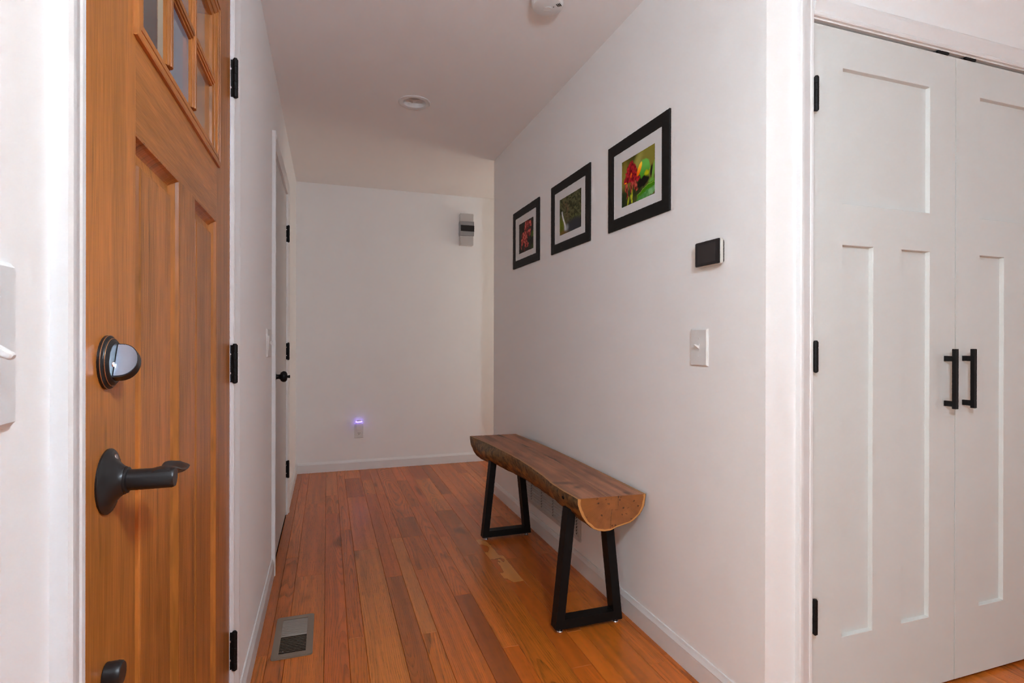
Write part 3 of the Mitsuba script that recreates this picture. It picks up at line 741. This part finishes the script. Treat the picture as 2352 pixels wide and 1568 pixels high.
def closet_leaf(key, label, x0, x1, hinge_left, pull_x):
    k = struct(key, label)
    z0, z1, t = 0.012, 2.040, 0.035
    pa, pb = x0 + 0.115, x1 - 0.117
    mid = (pa + pb) / 2
    m0, m1 = mid - 0.0605, mid + 0.0605
    zb0, zb1, zt0, zt1 = 0.233, 1.402, 1.5225, 1.927
    B = lambda a, b_, c, d: box(a, b_, YF, YF + t, c, d)
    obj('leaf', cat(B(x0, pa, z0, z1), B(pb, x1, z0, z1), B(pa, pb, z0, zb0), B(pa, pb, zb1, zt0), B(pa, pb, zt1, z1), B(m0, m1, zb0, zb1)), 'closet_paint', parent=k)
    prof = [(0, 0), (0.0016, -0.0120), (0.0016, -0.0120)]
    prof = [(0, 0), (0.0012, -0.0010), (0.0030, -0.0125), (0.0034, -0.0128)]
    for a, b_, c, d in ((pa, m0, zb0, zb1), (m1, pb, zb0, zb1), (pa, pb, zt0, zt1)):
        obj('panel', cat(nested(a, b_, c, d, prof, (0, YF, 0), X, Z, -Y), box(a, b_, YF + 0.022, YF + t, c, d)), 'closet_paint', parent=k)
    for za, zb in ((1.780, 1.876), (1.026, 1.113), (0.269, 0.367)):
        hinge(k, (x0 - 0.001, YF, 0) if hinge_left else (x1 + 0.001, YF, 0), X if hinge_left else -X, -Y, za, zb, 0.0068, 0.024, off=0.0125)
    hd = name(k + '__pull_handle')
    labels[hd] = {'label': 'square black bar pull'}
    w, p_, zc0, zc1 = 0.0125, 0.037, 0.8995, 1.0905
    scene[hd + '__bar'] = mikit.ply(cbox(pull_x, pull_x + w, YF - p_, YF - p_ + w, zc0, zc1, 0.0008), 'black_metal')
    for i, zc in enumerate((0.9140, 1.0585)):
        scene[hd + '__post' + ('' if i == 0 else '_001')] = mikit.ply(cbox(pull_x + 0.001, pull_x + w - 0.001, YF - p_ + w, YF, zc - 0.0085 + 0.001, zc + 0.0085 + 0.001, 0.0006), 'black_metal')
    cx = (x1 - 0.065) if hinge_left else (x0 + 0.060)
    obj('door_catch', cat(cbox(cx - 0.030, cx + 0.030, YF + 0.004, YF + 0.026, z1, z1 + 0.006, 0.001), cbox(cx - 0.022, cx + 0.030, YF - 0.004, YF + 0.004, z1 + 0.0015, z1 + 0.009, 0.001)), 'black_metal', parent=k, label='black catch on the door top')
    return k


closet_leaf('door_3', 'left white panelled closet door with its hinges in view', 1.3355, 1.9390, True, 1.8865)
closet_leaf('door_4', 'right white panelled closet door cut by the picture edge', 1.9435, 2.5465, False, 1.9730)

# ------------------------------------------------------------------ ceiling fittings
k = thing('smoke_detector', 'round white smoke detector on the ceiling near the picture top', 'smoke detector')
o = (0.806, 1.955, H)
obj('base', lathe([(0, 0), (0.066, 0), (0.067, 0.004), (0.066, 0.009), (0, 0.009)], o, -Z, 64), 'white_plastic', 35, parent=k)
obj('body', lathe([(0, 0.009), (0.061, 0.009), (0.062, 0.012), (0.0615, 0.027), (0.058, 0.034), (0.050, 0.0375), (0.020, 0.0395), (0, 0.0395)], o, -Z, 64), 'white_plastic', 35, parent=k)
bo = (o[0] + 0.002, o[1] + 0.001, H)
obj('test_button', lathe([(0, 0.0385), (0.0135, 0.0385), (0.0135, 0.0405), (0.0125, 0.0412), (0, 0.0405)], bo, -Z, 40), 'white_plastic', 35, parent=k)
obj('button_ring', lathe([(0.0150, 0.0385), (0.0170, 0.0385), (0.0166, 0.0410), (0.0155, 0.0410), (0.0150, 0.0385)], bo, -Z, 48), 'white_plastic', 35, parent=k)
for i in range(3):
    a = math.radians(50)
    c = np.array([o[0] + 0.028 + 0.0045 * i, o[1] - 0.030 - 0.004 * i, H - 0.0385])
    obj('sound_slot', frame(box(-0.0013, 0.0013, -0.009, 0.009, -0.0006, 0.0012), c, (math.cos(a), -math.sin(a), 0), (math.sin(a), math.cos(a), 0), Z), 'dark_void', parent=k)
obj('indicator', lathe([(0, 0.039), (0.0022, 0.039), (0.0018, 0.0405), (0, 0.0408)], (o[0] + 0.018, o[1] - 0.018, H), -Z, 16), 'dark_void', parent=k)

k = thing('recessed_light', 'round white recessed ceiling light that is switched off', 'ceiling light')
o = (DLX, DLY, H)
obj('trim_ring', lathe([(0.060, -0.001), (0.0885, -0.001), (0.0895, 0.002), (0.086, 0.0048), (0.075, 0.0055), (0.0625, 0.004), (0.060, 0.000), (0.060, -0.001)], o, -Z, 64), 'trim_paint', 35, parent=k)
obj('baffle', lathe([(0.0605, 0.002), (0.056, -0.012), (0.050, -0.030), (0.046, -0.034), (0.0465, -0.038), (0.062, -0.038), (0.0605, 0.002)], o, -Z, 64), 'trim_paint', 35, parent=k)
obj('lens', lathe([(0, -0.034), (0.046, -0.034), (0.046, -0.037), (0, -0.037)], o, -Z, 48), 'frosted', 35, parent=k)

# the entry's globe lamp hanging above the camera: it throws the smoke detector's shadow
k = thing('pendant_lamp', 'white glass globe lamp hanging from the ceiling just inside the entry door', 'pendant lamp')
o = (0.42, -0.10, 1.84)
gl = trimesh.creation.icosphere(3, 0.09)
gl.apply_translation(o)
gk = obj('globe', gl, 'shade_cloth', True, parent=k)
scene[gk]['emitter'] = {'type': 'area', 'radiance': rgb(LAMP)}
obj('cap', lathe([(0, 0), (0.045, 0), (0.045, 0.02), (0.012, 0.035), (0, 0.035)], (o[0], o[1], o[2] + 0.08), Z, 32), 'black_metal', 35, parent=k)
obj('rod', lathe([(0, 0), (0.006, 0), (0.006, H - o[2] - 0.125), (0.06, H - o[2] - 0.12), (0.06, H - o[2] - 0.10), (0, H - o[2] - 0.10)], (o[0], o[1], o[2] + 0.10), Z, 24), 'black_metal', 35, parent=k)

# ------------------------------------------------------------------ pictures on the right wall
PICS = [('picture_frame', 2.8930, 'black framed photograph of pink blossoms, nearest the hall end', 'print_pink', 'photograph of hanging pink flowers'),
        ('picture_frame', 2.2575, 'black framed photograph of a waterfall, between the two flower pictures', 'print_fall', 'photograph of a forest waterfall'),
        ('picture_frame', 1.6420, 'black framed photograph of a red flower with a yellow bud and green leaves', 'print_ginger', 'photograph of a red flower and a yellow bud')]
for key, ya, lab, pr, plab in PICS:
    k = thing(key, lab, 'picture', 'black picture frames on the hall wall')
    q_s = 1.0114
    yb = (ya + 0.4430 + (0.016 if ya > 2 else 0)) * q_s
    ya = ya * q_s
    z0, z1 = 1.5818, 1.9464
    fw, xw = 0.0475, XR - 0.0005
    for i in range(4):
        prof_f = [(0, 0.0), (0, 0.0058), (0.0012, 0.0070), (fw - 0.0012, 0.0070), (fw, 0.0062), (fw, 0.001)]
        vs, fs = [], []
        for ins, h in prof_f:
            q_ = [(ya + ins, z0 + ins), (yb - ins, z0 + ins), (yb - ins, z1 - ins), (ya + ins, z1 - ins)]
            vs += [(q_[i][0], q_[i][1], h), (q_[(i + 1) % 4][0], q_[(i + 1) % 4][1], h)]
        for j in range(len(prof_f) - 1):
            a, b_, c, d = 2 * j, 2 * j + 1, 2 * j + 3, 2 * j + 2
            fs += [[a, b_, c], [a, c, d]]
        m = frame(trimesh.Trimesh(vs, fs, process=False), (xw, 0, 0), Y, Z, -X)
        obj('frame_bar', m, 'black_frame', parent=k)
    obj('backing', box(xw - 0.0015, xw, ya + 0.004, yb - 0.004, z0 + 0.004, z1 - 0.004), 'black_frame', parent=k)
    # mat with a cut-out, then the print behind it
    my0, my1, mz0, mz1 = ya + fw, yb - fw, z0 + fw, z1 - fw
    qy0, qy1, qz0, qz1 = ya + 0.0946, yb - 0.1112, z0 + 0.0844, z1 - 0.0925
    mx = xw - 0.0044
    cs = m3.CrossSection([[(my0 - 0.002, mz0 - 0.002), (my1 + 0.002, mz0 - 0.002), (my1 + 0.002, mz1 + 0.002), (my0 - 0.002, mz1 + 0.002)]]) - m3.CrossSection([[(qy0, qz0), (qy1, qz0), (qy1, qz1), (qy0, qz1)]])
    mm = m3.Manifold.extrude(cs, 0.0014).to_mesh()
    obj('mat', frame(trimesh.Trimesh(mm.vert_properties[:, :3], mm.tri_verts, process=False), (mx, 0, 0), Y, Z, X), 'mat_board', parent=k, label='white mat')
    px = mx + 0.0012
    obj('print', trimesh.Trimesh([(px, qy0, qz0), (px, qy1, qz0), (px, qy1, qz1), (px, qy0, qz1)], [[0, 2, 1], [0, 3, 2]], process=False), pr, parent=k, uv=np.array([[1, 1], [0, 1], [0, 0], [1, 0.0]]), label=plab)

# ------------------------------------------------------------------ thermostat and switches
k = thing('thermostat', 'black touchscreen thermostat on the hall wall above the light switch', 'thermostat')
c = (XR, 1.4375, 1.3935)
obj('wall_base', plate(0.106, 0.070, 0.010, 0.006, 0.001, c, Y, Z, -X), 'black_metal', 30, parent=k)
obj('housing', plate(0.1195, 0.0785, 0.0105, 0.005, 0.001, (XR - 0.009, *c[1:]), Y, Z, -X), 'silver', 30, parent=k, label='silver rim')
obj('face', plate(0.1185, 0.0775, 0.0022, 0.005, 0.0008, (XR - 0.0195, *c[1:]), Y, Z, -X), 'screen_black', 30, parent=k)
obj('display', plate(0.086, 0.060, 0.0003, 0.001, 0.0001, (XR - 0.0217, c[1] + 0.004, c[2]), Y, Z, -X), 'screen_panel', parent=k)


def toggle_switch(key, label, o, out, along, up_on, w=0.086, h=0.124):
    """A one-gang toggle switch on a wall."""
    k = thing(key, label, 'light switch')
    o, out, along = np.asarray(o, float), np.asarray(out, float), np.asarray(along, float)
    obj('plate', plate(w, h, 0.0065, 0.003, 0.0045, o, along, Z, out), 'white_plastic', 20, parent=k)
    obj('slot', plate(0.0105, 0.0245, 0.0006, 0.0008, 0.0002, o + out * 0.0064, along, Z, out), 'white_plastic', parent=k)
    s = 1 if up_on else -1
    d = out * math.cos(math.radians(28)) + Z * s * math.sin(math.radians(28))
    n_ = np.cross(along, d)
    base, tip = rounded_rect(0.0088, 0.0100, 0.002, 3), rounded_rect(0.0072, 0.0058, 0.002, 3)
    P0 = o + out * 0.0055
    pts = [P0 + along * a + n_ * b_ for a, b_ in base] + [P0 + d * 0.018 + along * a + n_ * b_ for a, b_ in tip] + [P0 + d * 0.0195 + along * a * 0.7 + n_ * b_ * 0.6 for a, b_ in tip]
    obj('toggle', hull(pts), 'white_plastic', 30, parent=k)
    for sg in (1, -1):
        obj('screw', lathe([(0, 0), (0.0032, 0), (0.0026, 0.0012), (0, 0.0015)], tuple(o + out * 0.0063 + Z * sg * 0.030), out, 16), 'white_plastic', 30, parent=k)
    return k


toggle_switch('light_switch', 'white toggle light switch under the thermostat', (XR, 1.4995, 1.0935), -X, Y, True)
toggle_switch('light_switch', 'large white toggle light switch at the left picture edge beside the entry door', (XL, 0.5125, 1.1090), X, Y, False, 0.088, 0.134)
k = thing('light_switch', 'white switch plate on the wall just before the plain hall door', 'light switch')
sy0, sy1 = 2.540, 2.705
cy, cz = (sy0 + sy1) / 2, 1.1015
obj('plate', plate(sy1 - sy0, 0.124, 0.0065, 0.003, 0.004, (XL, cy, cz), -Y, Z, X), 'white_plastic', 20, parent=k)
obj('rocker', hull([(XL + 0.006, sy0 + 0.018, cz - 0.033), (XL + 0.006, sy0 + 0.051, cz - 0.033), (XL + 0.006, sy0 + 0.018, cz + 0.033), (XL + 0.006, sy0 + 0.051, cz + 0.033), (XL + 0.0115, sy0 + 0.018, cz + 0.031), (XL + 0.0115, sy0 + 0.051, cz + 0.031),
                     (XL + 0.008, sy0 + 0.018, cz - 0.031), (XL + 0.008, sy0 + 0.051, cz - 0.031)]), 'white_plastic', parent=k)
for i, yy in enumerate((cy, cy + 0.046)):
    obj('toggle', hull([(XL + 0.006, yy + a * 0.0045, cz + b_ * 0.006) for a in (-1, 1) for b_ in (-1, 1)] + [(XL + 0.021, yy + a * 0.0035, cz + 0.009 * (1 if i == 0 else -1) + b_ * 0.0032) for a in (-1, 1) for b_ in (-1, 1)]), 'white_plastic', parent=k)

# ------------------------------------------------------------------ outlet, night light, sconce on the end wall
k = thing('outlet', 'white wall outlet low on the end wall below the night light', 'outlet')
c = np.array([0.260, YB, 0.335])
obj('plate', plate(0.079, 0.124, 0.0055, 0.003, 0.0035, c, X, Z, -Y), 'white_plastic', 20, parent=k)
for dz in (0.022, -0.022):
    rk = obj('receptacle', plate(0.033, 0.029, 0.002, 0.010, 0.0008, c + np.array([0, -0.0053, dz]), X, Z, -Y), 'white_plastic', 20, parent=k)
    if dz < 0:
        for i, (dx, dzz, w_, h_) in enumerate(((-0.0065, 0.004, 0.0028, 0.0085), (0.0065, 0.004, 0.0028, 0.0075), (0, -0.0068, 0.0056, 0.0056))):
            kk = name(rk + '__slot')
            scene[kk] = mikit.ply(box(c[0] + dx - w_ / 2, c[0] + dx + w_ / 2, YB - 0.0080, YB - 0.0070, c[2] + dz + dzz - h_ / 2, c[2] + dz + dzz + h_ / 2), 'dark_void')
k = thing('night_light', 'small white plug-in night light with a glowing violet ring', 'night light')
c = np.array([0.2580, YB - 0.0075, 0.378])
body = [(a, b_) for a, b_ in rounded_rect(0.045, 0.074, 0.021, 8)]
obj('body', prism(body, 0.034, (c[0], c[1], c[2]), X, Z, -Y), 'white_plastic', 30, parent=k)
obj('light_ring', lathe([(0.0, 0.0), (0.026, 0.0), (0.0275, 0.0025), (0.026, 0.005), (0, 0.005)], (c[0], YB - 0.031, c[2] + 0.036), Z, 32), 'white_plastic', 40, parent=k, label='glowing violet-blue ring')
scene['night_light__light_ring']['emitter'] = {'type': 'area', 'radiance': rgb(NIGHT)}
obj('cap', lathe([(0, 0), (0.019, 0), (0.019, 0.009), (0.016, 0.0125), (0, 0.013)], (c[0], YB - 0.031, c[2] + 0.041), Z, 32), 'white_plastic', 40, parent=k)

k = thing('wall_sconce', 'square wall light with a dark metal band high on the end wall', 'wall light')
c = np.array([1.203, YB, 2.128])
obj('glass_shade', plate(0.124, 0.288, 0.050, 0.004, 0.002, c, X, Z, -Y), 'frosted', 30, parent=k, label='frosted white glass')
obj('metal_band', cat(plate(0.130, 0.130, 0.010, 0.002, 0.001, c + np.array([0, -0.050, 0.006]), X, Z, -Y), box(c[0] - 0.065, c[0] - 0.062, YB - 0.052, YB - 0.0, c[2] - 0.059, c[2] + 0.071), box(c[0] + 0.062, c[0] + 0.065, YB - 0.052, YB, c[2] - 0.059, c[2] + 0.071)), 'grey_metal', parent=k, label='grey metal band')
obj('band_inlay', cbox(c[0] - 0.060, c[0] + 0.066, YB - 0.0625, YB - 0.0595, c[2] - 0.018, c[2] + 0.036, 0.0005), 'screen_black', parent=k, label='black strip')

# ------------------------------------------------------------------ wall grille behind the bench
k = thing('wall_vent', 'white return air grille low on the wall behind the bench', 'vent')
vy0, vy1, vz0, vz1 = 2.379, 3.205, 0.1395, 0.4050
xg = XR - 0.001
fr = 0.024
obj('grille_frame', cat(cbox(xg - 0.006, xg, vy0, vy1, vz0, vz0 + fr, 0.002), cbox(xg - 0.006, xg, vy0, vy1, vz1 - fr, vz1, 0.002), cbox(xg - 0.006, xg, vy0, vy0 + fr, vz0 + fr, vz1 - fr, 0.002), cbox(xg - 0.006, xg, vy1 - fr, vy1, vz0 + fr, vz1 - fr, 0.002)), 'grille_paint', parent=k)
obj('duct', box(xg - 0.001, xg, vy0 + fr, vy1 - fr, vz0 + fr, vz1 - fr), 'vent_gap', parent=k)
cols = [2.42, 2.552, 2.715, 2.878, 3.040, 3.160]
NS = 14
pit = (vz1 - vz0 - 2 * fr) / NS
for i in range(NS):
    z0 = vz0 + fr + pit * i
    segs = []
    edges = [vy0 + fr] + cols + [vy1 - fr]
    for a, b_ in zip(edges[:-1], edges[1:]):
        a2, b2 = a + (0.003 if a in cols else 0), b_ - (0.003 if b_ in cols else 0)
        segs.append(prism([(0.001, z0 + 0.0004), (0.0065, z0 + 0.0020), (0.0065, z0 + 0.0034), (0.001, z0 + pit * 0.74)], b2 - a2, (xg, a2, 0), -X, Z, Y))
    obj('louver', cat(segs), 'grille_paint', parent=k)
dots = [box(xg - 0.0072, xg - 0.0060, yc - 0.0026, yc + 0.0026, vz0 + fr + pit * (i + 0.5) - 0.0036, vz0 + fr + pit * (i + 0.5) + 0.0036) for i in range(NS) for yc in cols]
obj('punched_slots', cat(dots), 'dark_void', parent=k, kind='stuff')

# ------------------------------------------------------------------ floor register
k = thing('floor_register', 'brown metal floor register near the entry door', 'floor vent')
fx0, fx1, fy0, fy1 = -0.1855, -0.0480, 2.053, 2.356
gx0, gx1, gy0_, gy1_ = -0.1620, -0.0715, 2.078, 2.328
cs = m3.CrossSection([np.array(rounded_rect(fx1 - fx0, fy1 - fy0, 0.010)) + [(fx0 + fx1) / 2, (fy0 + fy1) / 2]])
inn = m3.CrossSection([[(gx0, gy0_), (gx1, gy0_), (gx1, gy1_), (gx0, gy1_)]])
low = m3.Manifold.extrude(cs - inn, 0.0035)
top = m3.Manifold.extrude(cs.offset(-0.003, m3.JoinType.Round) - inn, 0.0055)
mm = (low + top).to_mesh()
obj('faceplate', frame(trimesh.Trimesh(mm.vert_properties[:, :3], mm.tri_verts, process=False), (0, 0, 0.0), X, Y, Z), 'taupe_metal', parent=k)
obj('duct', box(gx0, gx1, gy0_, gy1_, 0.0001, 0.0006), 'dark_void', parent=k)
NSL = 24
for i in range(NSL):
    yc = gy0_ + (i + 0.5) * (gy1_ - gy0_) / NSL
    lean = 0.0034 if i >= NSL * 0.5 else -0.0034
    q_ = [(yc - 0.0010 - lean * 0.6, 0.0008), (yc + 0.0010 - lean * 0.6, 0.0008), (yc + 0.0012 + lean * 0.4, 0.0050), (yc - 0.0012 + lean * 0.4, 0.0050)]
    obj('slat', prism(q_, gx1 - gx0, (gx0, 0, 0), Y, Z, X), 'taupe_metal', parent=k)
obj('damper_lever', cbox(-0.150, -0.146, gy0_ + 0.011, gy0_ + 0.016, 0.004, 0.0075, 0.001), 'steel', parent=k, label='small bright lever')

# ------------------------------------------------------------------ the bench
k = thing('bench', 'live-edge half-log wooden bench on black trapezoid steel legs', 'bench')
ZT = 0.533
END = np.array([(0.870, 0.5325), (0.8695, 0.513), (0.8765, 0.491), (0.888, 0.465), (0.906, 0.441), (0.931, 0.418), (0.954, 0.4075), (0.977, 0.4035), (1.005, 0.4055), (1.028, 0.415), (1.052, 0.420), (1.084, 0.428), (1.103, 0.439), (1.127, 0.459), (1.143, 0.487), (1.1495, 0.524), (1.1495, 0.5325)])
FRONT = np.array([(1.815, 0.871), (1.873, 0.869), (1.93, 0.865), (2.043, 0.865), (2.163, 0.878), (2.234, 0.881), (2.355, 0.887), (2.504, 0.888), (2.673, 0.881), (2.952, 0.860), (3.228, 0.826)])
BACK = np.array([(1.797, 1.1495), (2.334, 1.154), (2.639, 1.151), (2.875, 1.143), (3.215, 1.117)])
DEEP = np.array([(1.8, 0.4035), (2.0, 0.408), (2.25, 0.404), (2.6, 0.398), (2.95, 0.390), (3.23, 0.372)])
KNOT = (1.931, 0.507)
Y0f, Y1f, Y0b, Y1b = 1.815, 3.228, 1.797, 3.215
NU, NV = 97, 64
# resample the profile by arc length
seg = np.r_[0, np.cumsum(np.linalg.norm(np.diff(END, axis=0), axis=1))]
tt = np.linspace(0, seg[-1], NV)
prof = np.stack([np.interp(tt, seg, END[:, 0]), np.interp(tt, seg, END[:, 1])], 1)
pu = (prof[:, 0] - 0.8695) / (1.1495 - 0.8695)
pw = (ZT - 0.0005 - prof[:, 1]) / (ZT - 0.0005 - 0.4035)
sv = np.empty((NU, NV, 3))
for i in range(NU):
    s_ = i / (NU - 1)
    yf, yb_ = Y0f + (Y1f - Y0f) * s_, Y0b + (Y1b - Y0b) * s_
    xf, xb = np.interp(yf, FRONT[:, 0], FRONT[:, 1]), np.interp(yb_, BACK[:, 0], BACK[:, 1])
    zd = np.interp(yf, DEEP[:, 0], DEEP[:, 1])
    # the far end hangs fuller: the profile turns from the near end's shape to a rounder one
    rnd = np.clip(1 - np.abs(2 * pu - 1) ** 2.3, 0, 1) ** (1 / 2.0)
    w_ = pw * (1 - s_) + rnd * s_
    w_[0] = w_[-1] = 0
    sv[i, :, 0] = xf + (xb - xf) * pu
    sv[i, :, 1] = yf + (yb_ - yf) * pu
    sv[i, :, 2] = ZT - 0.0005 - w_ * (ZT - 0.0005 - zd)
    # a swelling of the trunk over the far leg
    sv[i, :, 0] -= 0.034 * np.exp(-((sv[i, :, 1] - 2.93) / 0.17) ** 2) * np.sin(math.pi * np.clip(w_ / 0.95, 0, 1)) * np.clip(1 - pu / 0.5, 0, 1)
pts = sv.reshape(-1, 3)
nz = meshkit.fbm(pts * [16, 5, 16]) if hasattr(meshkit, 'fbm') else np.zeros(len(pts))
nz2 = meshkit.fbm(pts * [50, 16, 50] + 7) if hasattr(meshkit, 'fbm') else np.zeros(len(pts))
nz, nz2 = (nz - nz.mean()).reshape(NU, NV), (nz2 - nz2.mean()).reshape(NU, NV)
mask = np.minimum(1, 6 * np.minimum(np.linspace(0, 1, NV), np.linspace(1, 0, NV)))
cen = np.stack([(sv[:, 0, 0] + sv[:, -1, 0]) / 2, (sv[:, 0, 1] + sv[:, -1, 1]) / 2, np.full(NU, ZT - 0.03)], 1)
d = sv - cen[:, None]
d[..., 1] = 0
d /= np.linalg.norm(d, axis=2, keepdims=True) + 1e-9
amp = (0.012 * nz + 0.005 * nz2) * (0.25 + 0.75 * mask)
amp[0] *= 0.2
amp[:, -8:] = np.minimum(amp[:, -8:], 0.0)
sv = sv + d * amp[..., None]
sv[:, 0, 2] = sv[:, -1, 2] = ZT - 0.0005
sv[..., 0] = np.minimum(sv[..., 0], 1.158)
V, Fc, UV = [], [], []
side = sv.reshape(-1, 3)
V.append(side)
UV.append(np.tile([1.0, 0.0], (len(side), 1)))
for i in range(NU - 1):
    for j in range(NV - 1):
        a, b_, c, d_ = i * NV + j, i * NV + j + 1, (i + 1) * NV + j + 1, (i + 1) * NV + j
        Fc += [[a, c, b_], [a, d_, c]]
off = len(side)
NR = 12
for i in (0, NU - 1):                                   # end grain: rings towards the pith, closed by the top line
    ring = np.vstack([sv[i], [sv[i, -1] + (sv[i, 0] - sv[i, -1]) * t for t in np.linspace(0, 1, 26)[1:-1]]])
    pith = np.array([(ring[0, 0] + ring[NV - 1, 0]) / 2 + 0.012, (ring[0, 1] + ring[NV - 1, 1]) / 2, ZT - 0.045])
    n_ = len(ring)
    vv, uu = [], []
    for r_ in (1.0, 0.97, 0.94, 0.91, 0.88, 0.8, 0.6, 0.4, 0.2):
        vv.append(pith + (ring - pith) * r_)
        topd = np.r_[np.zeros(NV), np.ones(n_ - NV)]
        uu.append(np.stack([np.where(topd > 0, np.minimum(r_, 0.86), r_), np.ones(n_)], 1))
    m_ = len(vv)
    vv.append(pith[None]); uu.append([[0.0, 1.0]])
    for r_ in range(m_ - 1):
        for j in range(n_):
            a, b_, c, d_ = off + r_ * n_ + j, off + r_ * n_ + (j + 1) % n_, off + (r_ + 1) * n_ + (j + 1) % n_, off + (r_ + 1) * n_ + j
            Fc += [[a, b_, c], [a, c, d_]] if i == 0 else [[a, c, b_], [a, d_, c]]
    for j in range(n_):
        a, b_, c = off + (m_ - 1) * n_ + j, off + (m_ - 1) * n_ + (j + 1) % n_, off + m_ * n_
        Fc.append([a, b_, c] if i == 0 else [a, c, b_])
    V.append(np.vstack(vv)); UV.append(np.vstack(uu))
    off += m_ * n_ + 1
cols_ = 15                                               # sawn top
tu = np.r_[0, 0.012, 0.03, np.linspace(0.06, 0.94, cols_ - 6), 0.97, 0.988, 1.0]
tv = np.array([[sv[i, 0] + (sv[i, -1] - sv[i, 0]) * u_ for u_ in tu] for i in range(NU)])
tv[..., 2] = ZT - 0.0005
V.append(tv.reshape(-1, 3))
UV.append(np.tile(np.stack([0.999 - 1.15 * np.minimum(tu, 1 - tu), np.full(len(tu), 2.0)], 1), (NU, 1)))
nt = len(tu)
for i in range(NU - 1):
    for j in range(nt - 1):
        a, b_, c, d_ = off + i * nt + j, off + i * nt + j + 1, off + (i + 1) * nt + j + 1, off + (i + 1) * nt + j
        Fc += [[a, b_, c], [a, c, d_]]
obj('seat', trimesh.Trimesh(np.vstack(V), Fc, process=False), 'log_wood', True, parent=k, uv=np.vstack(UV), label='half-log seat with bark edges and a sawn end')
dist = (sv[..., 1] - KNOT[0]) ** 2 + (sv[..., 2] - KNOT[1]) ** 2 + np.where(np.arange(NV)[None] > NV * 0.4, 9, 0)
kp = sv.reshape(-1, 3)[int(np.argmin(dist))]
kn = trimesh.creation.icosphere(2, 1.0)
kn.apply_scale([0.004, 0.011, 0.007])
kn.vertices += kp + meshkit.noise(kn.vertices * 300)[:, None] * 0.0015
obj('knot_hole', kn, 'dark_void', True, parent=k, label='small dark knot hole')


def leg_frame(y0, y1):
    q = 'leg_frame'
    outer = [(0.822, 0.015), (1.108, 0.015), (1.060, 0.470), (0.871, 0.470)]
    # two posts and a bottom rail, mitred as on the photograph
    t = 0.034
    inner = [(0.8595, 0.050), (1.0690, 0.050), (1.0255, 0.470), (0.9060, 0.470)]
    kk = name('bench__' + q)
    labels[kk] = {'label': 'black square-tube trapezoid leg frame'}
    parts = [('post', [outer[0], inner[0], inner[3], outer[3]]), ('post_001', [inner[1], outer[1], outer[2], inner[2]]), ('foot_rail', [outer[0], outer[1], inner[1], inner[0]])]
    for nm, poly in parts:
        scene[f'{kk}__{nm}'] = mikit.ply(prism(poly, y1 - y0, (0, y1, 0), X, Z, -Y), 'black_metal')
    for i, xx in enumerate((0.845, 1.085)):
        scene[f'{kk}__leveling_foot' + ('' if i == 0 else '_001')] = mikit.ply(lathe([(0, 0), (0.011, 0), (0.012, 0.003), (0.010, 0.006), (0.005, 0.007), (0.005, 0.016), (0, 0.016)], (xx, (y0 + y1) / 2 - 0.008, 0), Z, 24), 'steel', 35)


leg_frame(1.898, 1.946)
leg_frame(2.918, 2.966)

# ------------------------------------------------------------------ outside the entry door
k = thing('garage_wing', 'grey sided wing of the house with cream boards outside the entry door', 'building')
obj('siding', box(-4.0, XL - 0.15, 2.75, 2.80, -0.1, 5.5), 'grey_siding', parent=k)
for xc, wd in ((-0.661, 0.078), (-0.584, 0.032), (-0.480, 0.030), (-0.800, 0.030), (-1.15, 0.09), (-1.6, 0.09)):
    obj('board', cbox(xc - wd / 2, xc + wd / 2, 2.725, 2.75, -0.1, 5.5, 0.003), 'cream_board', parent=k)
k = struct('ground_outside')
obj('paving', box(-14, XL - 0.15, -9, 9, -0.20, -0.10), 'soil', parent=k)
